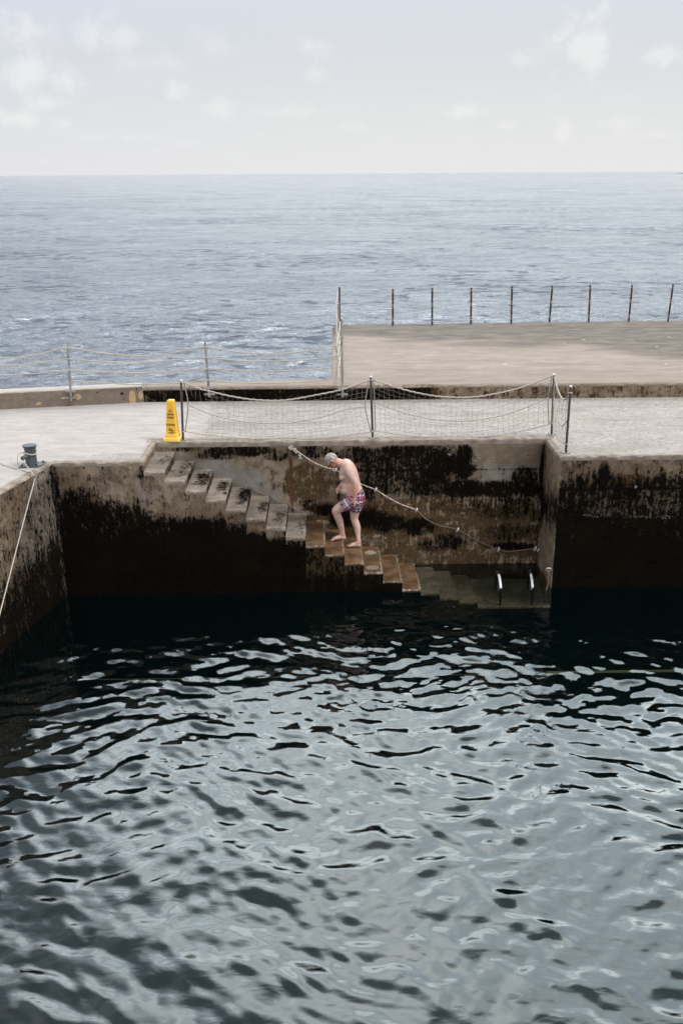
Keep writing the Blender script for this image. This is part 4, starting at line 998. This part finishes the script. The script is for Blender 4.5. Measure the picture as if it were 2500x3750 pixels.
rows = [[(-260, 1300), (0, 1311.6), (134, 1299.5), (246, 1274), (357, 1290.6), (491, 1302.7), (600, 1298), (700, 1279.5), (751, 1270), (870, 1289), (995, 1296), (1100, 1289), (1245, 1261.5)],
        [(-260, 1328), (0, 1337.5), (134, 1331), (246, 1315), (357, 1323), (491, 1328.5), (600, 1323), (700, 1313), (756, 1309), (850, 1319), (926, 1323), (1110, 1319), (1245, 1302.6)],
        [(-260, 1366), (0, 1373), (125, 1368), (250, 1356), (357, 1361), (491, 1366), (600, 1362), (700, 1353), (760, 1349.5), (860, 1356), (957, 1359.7), (1110, 1356), (1247, 1343)],
        [(262, 1393), (357, 1400), (470, 1407), (600, 1404.6), (700, 1398), (762, 1392), (860, 1400), (957, 1403), (1110, 1398.5), (1250, 1381.6)]]
lab4 = ['topmost cream guard rope strung between the posts along the sea wall', 'second cream guard rope from the top along the sea wall', 'third cream guard rope from the top along the sea wall', 'lowest cream guard rope, just above the sea wall top']
xx_ = [-300, 0, 250, 524, 760, 1255]; yy_ = [far_l-.045, PA.y-.045, yP1-.03, YK-.06, YK-.075, YK-.075]
for row, lab in zip(rows, lab4):
    pts_ = [at(u, v, Y=float(np.interp(u, xx_, yy_))) for u, v in row]
    tag(MB().tube(smooth_path(pts_, 5), .011, 7).build('guard_rope', M_rope), lab, 'rope', 'guard ropes along the sea wall')
# terrace side posts, seen in line
TP = [(20.4, 1251, 1168, 'grey terrace-side post nearest the corner post, second of the row seen end-on', M_galv), (23.0, 1238.5, 1112, 'grey terrace-side post in the middle of the row seen end-on', M_galv), (25.35, 1242.6, 1051, 'tallest-looking dark post at the far left corner of the terrace', M_ss)]
tops2 = []
for Y_, u, v, lab, mt_ in TP:
    t_ = at(u, v, Y=Y_); b_ = Vector((t_.x+.0, Y_, HK))
    e = empty('rail_post', tuple(b_), lab, 'post', 'grey guard rail posts by the sea')
    MB().loft([(b_, Vector((.024, 0, 0)), Vector((0, .02, 0))), (t_, Vector((.024, 0, 0)), Vector((0, .02, 0)))], 8).build('pole', mt_, e)
    MB().box((b_.x-.06, Y_-.06, HK+.002), (b_.x+.06, Y_+.06, HK+.012)).build('base_plate', M_galv, e, False)
    tops2.append(t_)
labs3 = ['upper cream rope running back along the terrace side posts', 'middle cream rope running back along the terrace side posts', 'lower cream rope running back along the terrace side posts']
for dz, lab in zip((.05, .36, .70), labs3):
    pts_ = [g3[1]+Vector((-.05, -.02, -dz-.02))]; prev = pts_[0]
    for t_ in tops2:
        q = t_+Vector((-.035, 0, -dz-.05)); pts_ += [prev.lerp(q, .5)+Vector((-.03, 0, -.08)), q]; prev = q
    tag(MB().tube(smooth_path(pts_, 5), .012, 7).build('guard_rope', M_rope), lab, 'rope', 'ropes along the terrace side')
# eight rusty posts on the seaward edge
rl8 = ['thin straight rusty post on the seaward terrace edge, nearest the corner post', 'second rusty post from the left on the seaward terrace edge', 'third rusty post from the left on the seaward terrace edge', 'fourth rusty post from the left on the seaward terrace edge',
       'faded rusty post leaning right, fifth from the left on the seaward edge', 'sixth rusty post from the left on the seaward terrace edge', 'rusty post leaning right, second from the right on the seaward edge', 'rusty post leaning right, rightmost on the seaward terrace edge']
px8 = [(902, 748, 902, 664), (992, 747, 992.5, 661), (1081, 745, 1082, 661), (1173.5, 743, 1175.5, 657), (1261, 740, 1268, 656), (1351, 740, 1355, 655), (1443, 739, 1451, 655), (1533, 739, 1545, 654)]
for (a, b2, c, d), lab in zip(px8, rl8):
    b_ = at(a*1.594, b2*1.594, Z=HK); t_ = at(c*1.594, d*1.594, Y=b_.y)
    e = empty('rusty_post', tuple(b_), lab, 'post', 'rusty posts on the seaward edge of the terrace')
    MB().tube([b_-Vector((0, 0, .02)), b_.lerp(t_, .5), t_], .026, 8).build('pole', M_rust, e)
    for f in (.13, .19, .53, .58, .93):
        p = b_.lerp(t_, f+random.uniform(-.01, .01)); MB().tube([p-Vector((0, 0, .008)), p+Vector((0, 0, .008))], .031, 8).build('cord_band', M_band, e)
# last thin strings left between them
for z_, lab in ((.94, 'upper thin faded string strung between the rusty posts'), (.56, 'middle thin faded string strung between the rusty posts'), (.16, 'lower thin faded string strung between the rusty posts')):
    pts_ = [tops2[-1]+Vector((0, 0, (z_-1)*.98))]
    for (a, b2, c, d) in px8:
        b_ = at(a*1.594, b2*1.594, Z=HK); t_ = at(c*1.594, d*1.594, Y=b_.y); q = b_.lerp(t_, z_); pts_ += [pts_[-1].lerp(q, .5)-Vector((0, 0, .05)), q]
    tag(MB().tube(smooth_path(pts_, 3), .0022, 4).build('string', simple('grey string', (.55, .53, .52), .8)), lab, 'string', 'strings between the rusty posts')

# ------------------------------------------------------------------ the man
def voxel(mb, name, vox, smooth_it=4, mat=None):
    me = mesh(name, mb.v, mb.f); o = bpy.data.objects.new(name, me); COL.objects.link(o)
    bm = bmesh.new(); bm.from_mesh(me); bmesh.ops.recalc_face_normals(bm, faces=bm.faces); bm.to_mesh(me); bm.free()
    r = o.modifiers.new('r', 'REMESH'); r.mode = 'VOXEL'; r.voxel_size = vox; r.use_smooth_shade = True
    if smooth_it: s = o.modifiers.new('s', 'SMOOTH'); s.factor = .5; s.iterations = smooth_it
    dg = bpy.context.evaluated_depsgraph_get(); m2_ = bpy.data.meshes.new_from_object(o.evaluated_get(dg))
    bpy.data.objects.remove(o); m2_.name = name; m2_.materials.clear(); m2_.polygons.foreach_set('use_smooth', [True]*len(m2_.polygons))
    return m2_
YC = 14.38                                  # body centre plane
S1 = 1/236.                                 # photo pixel to metres in this plane
def pp(u, v, Y=YC): return at(u, v, Y=Y)
man = empty('person', tuple(at(1262, 1990, Z=-10.5*RS)), 'barefoot man in plaid swim shorts climbing the stairs with his head bowed', 'person')
b = MB()
sec = []
for (fu, fv, bu, bv_, yh) in ((1284, 1850, 1326, 1850, .150), (1272, 1832, 1334, 1828, .172), (1266, 1816, 1333, 1805, .172), (1258, 1803, 1326, 1789, .168), (1249, 1790, 1321, 1776, .162), (1248, 1775, 1318, 1764, .155),
                             (1252, 1764, 1315, 1754, .150), (1247, 1756, 1313, 1744, .154), (1240.5, 1747, 1310, 1733, .160), (1240, 1736, 1307, 1722, .168), (1241, 1725, 1301, 1709, .190), (1243, 1716, 1293, 1697, .190),
                             (1245, 1709, 1284, 1688, .165), (1245, 1704, 1274, 1682, .115), (1240, 1700, 1262, 1680, .070)):
    f_, k_ = pp(fu, fv), pp(bu, bv_); sec.append(((f_+k_)/2, (f_-k_)/2, Vector((0, yh, 0))))
b.loft(sec, 24)
b.ell(pp(1253, 1748, YC-.085), (Vector((.05, 0, .012)), Vector((0, .075, 0)), Vector((0, 0, .045)))); b.ell(pp(1253, 1748, YC+.085), (Vector((.05, 0, .012)), Vector((0, .075, 0)), Vector((0, 0, .045))))
b.ell(pp(1268, 1788), (Vector((.088, 0, 0)), Vector((0, .15, 0)), Vector((.02, 0, .10))))
def limb(pts, rr, yy):
    P_ = [pp(u, v, y) for (u, v), y in zip(pts, yy)]; 
    sp = smooth_path(P_, 4); rs_ = list(np.interp(np.arange(len(sp))/4., range(len(rr)), rr)); b.tube(sp, rs_, 14)
    b.ell(P_[0], (Vector((rr[0], 0, 0)), Vector((0, rr[0], 0)), Vector((0, 0, rr[0])))); b.ell(P_[-1], (Vector((rr[-1], 0, 0)), Vector((0, rr[-1], 0)), Vector((0, 0, rr[-1]))))
YN_, YF_ = YC-.185, YC+.185
# near (left) arm
limb([(1272, 1706), (1277, 1722), (1284, 1740), (1293, 1757), (1298, 1768), (1299.5, 1785), (1299, 1803), (1298, 1820)], [.074, .072, .062, .053, .049, .048, .041, .031], [YN_+.02, YN_-.02, YN_-.045, YN_-.05, YN_-.05, YN_-.055, YN_-.06, YN_-.06])
# far (right) arm
limb([(1268, 1708), (1266, 1735), (1262, 1762), (1253, 1775), (1243, 1784)], [.066, .055, .046, .040, .027], [YF_-.02, YF_+.02, YF_+.05, YF_+.04, YF_+.0])
# neck and head
b.tube([pp(1266, 1699), pp(1252, 1700), pp(1238, 1694), pp(1224, 1688)], [.082, .074, .069, .062], 16)
hx = (pp(1193, 1697)-pp(1233, 1718)).normalized()          # chin -> crown
fw = Vector((hx.z, 0, -hx.x)).normalized(); fw = fw if fw.z < 0 else -fw  # the way the face looks
hc = pp(1214, 1686)
b.ell(hc+hx*.012-fw*.008, (fw*.098, Vector((0, .077, 0)), hx*.098), 20)
b.ell(hc-hx*.055+fw*.030, (fw*.062, Vector((0, .060, 0)), hx*.065), 16)
b.ell(hc-hx*.105+fw*.045, (fw*.034, Vector((0, .036, 0)), hx*.022), 12)      # chin
b.ell(hc-hx*.085+fw*.000, (fw*.060, Vector((0, .055, 0)), hx*.030), 12)      # jaw
b.loft([(hc-hx*.010+fw*.080, hx*.008, Vector((0, .009, 0))), (hc-hx*.042+fw*.108, hx*.012, Vector((0, .014, 0))), (hc-hx*.052+fw*.085, hx*.012, Vector((0, .018, 0)))], 10)   # nose
b.ell(hc+hx*.010+fw*.080, (fw*.018, Vector((0, .055, 0)), hx*.012), 12)      # brow
b.ell(hc-hx*.072+fw*.083, (fw*.014, Vector((0, .024, 0)), hx*.008), 12)      # lips
for s in (-1, 1): b.ell(hc-hx*.015-fw*.012+Vector((0, s*.080, 0)), (fw*.020+Vector((0, -s*.006, 0)), Vector((0, .010, 0)), hx*.033), 12)
# legs: near leg forward and bent, far leg standing
limb([(1296, 1826), (1272, 1843), (1250, 1856), (1231, 1869), (1233, 1882), (1241, 1902), (1248, 1925), (1252, 1944), (1254, 1956)], [.085, .088, .080, .068, .062, .062, .050, .039, .037], [YC-.10, YC-.11, YC-.11, YC-.10, YC-.09, YC-.06, YC-.04, YC-.02, YC-.01])
limb([(1306, 1830), (1303, 1850), (1299, 1872), (1296.5, 1896), (1299, 1908), (1307, 1930), (1310, 1955), (1312, 1975), (1314, 1986)], [.090, .086, .076, .064, .059, .057, .042, .034, .034], [YC+.10, YC+.11, YC+.11, YC+.11, YC+.10, YC+.08, YC+.06, YC+.04, YC+.035])
b.ell(pp(1222, 1868, YC-.10), (Vector((.03, 0, 0)), Vector((0, .045, 0)), Vector((0, 0, .045))))
b.ell(pp(1289, 1900, YC+.11), (Vector((.03, 0, 0)), Vector((0, .045, 0)), Vector((0, 0, .045))))
b.ell(pp(1316, 1826), (Vector((.085, 0, .0)), Vector((0, .16, 0)), Vector((0, 0, .10))))
def foot(heel, toe, zt, side, lift=0.):
    """heel and toe tip on the tread; side=-1: little toe towards the camera"""
    h, t = Vector((heel[0], heel[1], zt)), Vector((toe[0], toe[1], zt)); d = (t-h); L = d.length; d.normalize(); n_ = Vector((-d.y, d.x, 0)); n_ = n_ if n_.y < 0 else -n_
    S_ = [(.0, .010, .016, .030), (.03, .030, .030, .040), (.16, .036, .034, .046), (.34, .042, .034, .040), (.52, .037, .040, .036), (.68, .028, .046, .027), (.80, .019, .047, .019), (.86, .013, .040, .014)]
    b.loft([(h+d*L*a+Vector((0, 0, hz+.004)), Vector((0, 0, hz)), n_*w_) for a, hz, w_, _ in S_], 16)
    b.loft([(h+d*L*a+Vector((0, 0, z_)), d*r1, n_*r2) for a, z_, r1, r2 in ((.20, .02, .050, .032), (.22, .06, .050, .033), (.22, .10, .040, .034))], 14)
    for k_ in range(5):
        o_ = n_*(-side)*(.036-.0175*k_); big = [.0125, .009, .0085, .008, .0075][k_]; ln_ = [1.0, .985, .95, .90, .84][k_]
        b.tube([h+d*L*.78+o_*.95+Vector((0, 0, .013)), h+d*L*(.78+(ln_-.78)*.6)+o_+Vector((0, 0, .015)), h+d*L*ln_+o_*1.02+Vector((0, 0, .009))], [big*1.1, big, big*.85], 8)
h1 = at(1266, 1975, Z=-10*RS); t1 = at(1208, 1972, Z=-10*RS)
h2 = at(1321, 2006, Z=-11*RS); t2 = at(1266, 2001, Z=-11*RS)
foot((h1.x, 14.375), (t1.x, 14.35), -10*RS-.006, -1); foot((h2.x, 14.41), (t2.x, 14.43), -11*RS-.006, 1)
# hands
def hand(wr, kn_, tips, nrm, r=.0082, thumb=None, w_=.040):
    """palm from the wrist to the knuckles, then four fingers of two bends and a thumb"""
    d = (kn_-wr); L = d.length; d.normalize(); nrm = Vector(nrm).normalized(); side = d.cross(nrm).normalized()
    b.loft([(wr, side*.028, nrm*.021), (wr+d*L*.35, side*.036, nrm*.018), (wr+d*L*.75, side*w_, nrm*.016), (kn_, side*w_*.95, nrm*.012)], 14)
    for i, (bend, ln_) in enumerate(tips):
        o_ = side*(w_*.78*(1-2*i/3.)); p0 = kn_+o_*.95-d*.008; a1 = bend*.35; a2 = bend
        d1_ = (d*math.cos(a1)+nrm*math.sin(a1)); d2_ = (d*math.cos(a2)+nrm*math.sin(a2)); d3_ = (d*math.cos(a2*1.4)+nrm*math.sin(a2*1.4))
        p1 = p0+d1_*ln_*.45; p2 = p1+d2_*ln_*.33; p3 = p2+d3_*ln_*.24
        b.tube([p0, p1, p2, p3], [r*1.1, r*1.02, r*.95, r*.75], 8)
    if thumb:
        q0 = wr+d*L*.3+side*thumb*.026; q1 = q0+(side*thumb*.7+d*.7+nrm*.3).normalized()*.042; q2 = q1+(side*thumb*.25+d*.9+nrm*.3).normalized()*.034
        b.tube([q0, q1, q2], [.013, .0105, .0085], 8)
wr1 = pp(1298, 1822, YN_-.06); kn1 = pp(1294, 1840, YN_-.075)
hand(wr1, kn1, [(.35, .085), (.9, .082), (1.1, .078), (1.25, .065)], (.75, .45, .1), thumb=-1, w_=.041)
wr2 = pp(1242, 1785, YF_); kn2 = pp(1236, 1794, YF_-.01)
hand(wr2, kn2, [(.15, .070), (.3, .078), (.5, .074), (.7, .06)], (.5, .8, -.1), thumb=1, w_=.041)
me = voxel(b, 'body', .0052, 3)
co = np.empty(len(me.vertices)*3); me.vertices.foreach_get('co', co); co = co.reshape(-1, 3)
def near(p, r0, r1): return 1-sstep(np.linalg.norm(co-np.array(p), axis=1), r0, r1)
red = np.maximum.reduce([near(hc-hx*.05+fw*.02, .07, .15), near(pp(1243, 1698), .05, .12)*.7, near(kn1, .06, .2)*.55, near(pp(1299, 1795, YN_-.05), .06, .18)*.75, near(kn2, .06, .2)*.65, near(pp(1228, 1869, YC-.1), .03, .10)*.4, near(pp(1294, 1903, YC+.1), .03, .1)*.35,
                        near((h1.x, 14.37, -10*RS), .03, .16)*.5, near((t1.x, 14.35, -10*RS), .01, .09)*.6, near((h2.x, 14.41, -11*RS), .03, .16)*.5, near(pp(1253, 1752), .02, .10)*.3])
a_ = me.attributes.new('red', 'FLOAT', 'POINT'); a_.data.foreach_set('value', red.astype(np.float32))
mt, nt, out = newmat('skin'); P = nt.pos(); n = nt.noise(P, 22., 5., .6); rd = nt.attr('red')
c = nt.mix(nt.ss(n, .3, .7), (.60, .395, .325), (.68, .47, .40)); c = nt.mix(nt.m('MULTIPLY', rd, .9), c, nt.mix(n, (.50, .17, .105), (.58, .26, .18)))
c = nt.mix(nt.ss(nt.noise(P, 60., 4.), .56, .70, 0., .35), c, (.36, .17, .12)); c = nt.mix(nt.ss(nt.noise(P, 9., 4., .6), .5, .66, 0., .35), c, (.50, .26, .20))
p = principled(nt, out, **{'Base Color': c, 'Roughness': .52, 'Subsurface Weight': .12, 'Specular IOR Level': .35}); p.inputs['Subsurface Radius'].default_value = (.02, .008, .004)
nt.l.new(nt.bump(nt.noise(P, 30., 5.), .006, .6), p.inputs['Normal']); M_skin = mt
link('body', me, M_skin, man)
# hair
b = MB()
b.ell(hc+hx*.018-fw*.014, (fw*.098, Vector((0, .080, 0)), hx*.097), 24); hb = b
me = voxel(hb, 'hair', .006, 1)
bm = bmesh.new(); bm.from_mesh(me)
dead = []
for v in bm.verts:
    r = v.co-hc; fx_, hx_ = r.dot(fw), r.dot(hx)
    jn = .012*math.sin(v.co.y*160)+.010*math.sin(v.co.z*210+v.co.x*130); fx_ += jn; hx_ += jn*.6
    if (fx_ > .030 and hx_ < .052+.2*(fx_-.03)) or (hx_ < -.005 and fx_ > -.035) or hx_ < -.070: dead.append(v)
bmesh.ops.delete(bm, geom=dead, context='VERTS')
for v in bm.verts: v.co += v.normal*(.003*(random.random()-.3))
bm.to_mesh(me); bm.free()
hm, nt, out = newmat('grey hair'); P = nt.pos(); n = nt.noise(P, 40., 6., .7, 0., (.5, 3, 1)); nb_ = nt.noise(P, 16., 4.)
c = nt.mix(nt.ss(n, .35, .65), (.20, .18, .165), (.50, .465, .42)); c = nt.mix(nt.ss(nb_, .5, .66, 0., .6), c, (.14, .12, .105))
p = principled(nt, out, **{'Base Color': c, 'Roughness': .75}); nt.l.new(nt.bump(n, .004), p.inputs['Normal'])
ho = link('hair', me, hm, man); sm = ho.modifiers.new('thick', 'SOLIDIFY'); sm.thickness = .006; sm.offset = 0
# glasses
M_gl = simple('black frame', (.012, .011, .011), .35, var=.05)
g = MB(); ev = hc-hx*.006+fw*.098
for s in (-1, 1):
    cc = ev+Vector((0, s*.033, 0)); g.tube([cc+hx*.021*math.sin(t)+Vector((0, .027*math.cos(t), 0))+fw*-.004*abs(math.cos(t)) for t in np.linspace(0, 6.283, 15)[:-1]], .0026, 6, closed=True)
    g.tube([cc+Vector((0, s*.027, 0)), ev+Vector((0, s*.080, 0))-fw*.025, ev+Vector((0, s*.087, 0))-fw*.088+hx*.006, ev+Vector((0, s*.086, 0))-fw*.112-hx*.012], .0032, 6)
g.tube([ev+Vector((0, -.007, .0)), ev+fw*.004, ev+Vector((0, .007, 0))], .0025, 6)
go = g.build('glasses', M_gl, man)
lm, nt, out = newmat('lens glass'); principled(nt, out, **{'Base Color': (.05, .05, .05), 'Roughness': .05, 'Alpha': .45})
l_ = MB()
for s in (-1, 1):
    cc = ev+Vector((0, s*.033, 0)); l_.add([cc+hx*.020*math.sin(t)+Vector((0, .026*math.cos(t), 0)) for t in np.linspace(0, 6.283, 15)[:-1]], [tuple(range(14))])
lo = l_.build('lens', lm, None, False, False); lo.parent = go; 
# shorts
def shorts_half(hip, hemf, hemb, y0, y1, dy0=.0, w0=.12, w1=.125):
    """leg tube from the hip to the hem; hem given by its front and back photo points"""
    S_ = []
    for f in np.linspace(0, 1, 9):
        fu = hip[0][0]+(hemf[0]-hip[0][0])*f; fv = hip[0][1]+(hemf[1]-hip[0][1])*f; bu = hip[1][0]+(hemb[0]-hip[1][0])*f; bv_ = hip[1][1]+(hemb[1]-hip[1][1])*f
        y = y0+(y1-y0)*f; a, c_2 = pp(fu, fv, y), pp(bu, bv_, y); ww = w0+(w1-w0)*f
        S_.append(((a+c_2)/2, (a-c_2)/2, Vector((0, ww, 0))))
    return S_
b = MB()
sec = []
for (fu, fv, bu, bv_, yh) in ((1264, 1812, 1327, 1785.5, .178), (1265, 1819, 1332, 1799, .186), (1268, 1828, 1337, 1815, .19), (1276, 1842, 1336, 1832, .188), (1286, 1852, 1331, 1848, .17)):
    f_, k_ = pp(fu, fv), pp(bu, bv_); sec.append(((f_+k_)/2, (f_-k_)/2, Vector((0, yh, 0))))
b.loft(sec, 28)
b.loft(shorts_half(((1266, 1814), (1322, 1842)), (1241.5, 1842), (1268, 1869), YC-.095, YC-.112, w0=.135, w1=.128), 24)
b.loft(shorts_half(((1277, 1826), (1336, 1822)), (1280, 1868), (1322, 1868), YC+.09, YC+.11, w0=.128, w1=.122), 24)
b.loft(shorts_half(((1272, 1822), (1334, 1826)), (1262, 1860), (1290, 1871), YC-.03, YC-.04, w0=.10, w1=.06), 20)
me = voxel(b, 'shorts', .0075, 2)
# folds, and plaid coordinates that follow each leg
n_ = len(me.vertices); co = np.empty(n_*3); me.vertices.foreach_get('co', co); co = co.reshape(-1, 3); no = np.empty(n_*3); me.vertices.foreach_get('normal', no); no = no.reshape(-1, 3)
hipn, kneen = np.array(pp(1292, 1826, YC-.1)), np.array(pp(1231, 1869, YC-.1)); hipf, kneef = np.array(pp(1306, 1815, YC+.1)), np.array(pp(1299, 1880, YC+.1))
def axc(h, k_):
    d = (k_-h)/np.linalg.norm(k_-h); r = co-h; al = r@d; pr = r-np.outer(al, d); return al, np.linalg.norm(pr, axis=1), d
an_, rn_, dn = axc(hipn, kneen); af_, rf_, dfv = axc(hipf, kneef)
frontish = sstep(-(co[:, 0]-float(pp(1296, 1840).x)), -.02, .06)*(co[:, 1] < YC+.02)*sstep(an_, -.02, .1)
fold = vnoise(np.stack([co[:, 0]*5+co[:, 2]*7, co[:, 1]*9, co[:, 2]*3-co[:, 0]*6], 1), 1.6, 3)-.5
co2 = co+no*(fold*.030*(sstep(-co[:, 2], .65, .95)*.8+.2))[:, None]
me.vertices.foreach_set('co', co2.ravel()); me.update()
pv = np.where(frontish > .5, an_, af_); side_n = np.array([dn[2], 0, -dn[0]]); side_f = np.array([dfv[2], 0, -dfv[0]])
pu = np.where(frontish > .5, (co-hipn)@side_n, (co-hipf)@side_f)+np.abs(no[:, 0])*(co[:, 1]-YC)*.8
for nme, arr in (('pu', pu), ('pv', pv)):
    q = me.attributes.new(nme, 'FLOAT', 'POINT'); q.data.foreach_set('value', (arr+5).astype(np.float32))
mt, nt, out = newmat('plaid cotton')
def bands(x, P_, off):
    f = nt.m('FRACT', nt.m('DIVIDE', nt.m('ADD', x, off), P_))
    return nt.ramp(f, [(0, (.70, .68, .70)), (.30, (.70, .68, .70)), (.32, (.03, .035, .12)), (.42, (.48, .02, .05)), (.56, (.58, .04, .09)), (.60, (.75, .70, .72)), (.68, (.025, .03, .12)), (.80, (.50, .03, .07)), (.87, (.04, .05, .17)), (.94, (.45, .50, .66))], 'CONSTANT')
ca, cb = bands(nt.attr('pu'), .098, .02), bands(nt.attr('pv'), .098, .0)
c = nt.mix(.5, ca, cb)
c = nt.mix(.68, c, nt.mix(1., ca, cb, 'MULTIPLY'))
P = nt.pos()
p = principled(nt, out, **{'Base Color': c, 'Roughness': .85, 'Specular IOR Level': .2}); nt.l.new(nt.bump(nt.noise(P, 24., 4., .5, .6), .016), p.inputs['Normal'])
link('shorts', me, mt, man)

# ------------------------------------------------------------------ tidy: drop helper props, put top-level mesh origins at their base
for o in list(COL.objects):
    if o.parent is None and o.type == 'MESH' and o.get('kind') is None:
        n_ = len(o.data.vertices); co = np.empty(n_*3); o.data.vertices.foreach_get('co', co); co = co.reshape(-1, 3)
        c = Vector(((co[:, 0].min()+co[:, 0].max())/2, (co[:, 1].min()+co[:, 1].max())/2, co[:, 2].min()))
        o.data.transform(Matrix.Translation(-c)); o.location = c
for o in COL.objects:
    if '_w' in o: del o['_w']
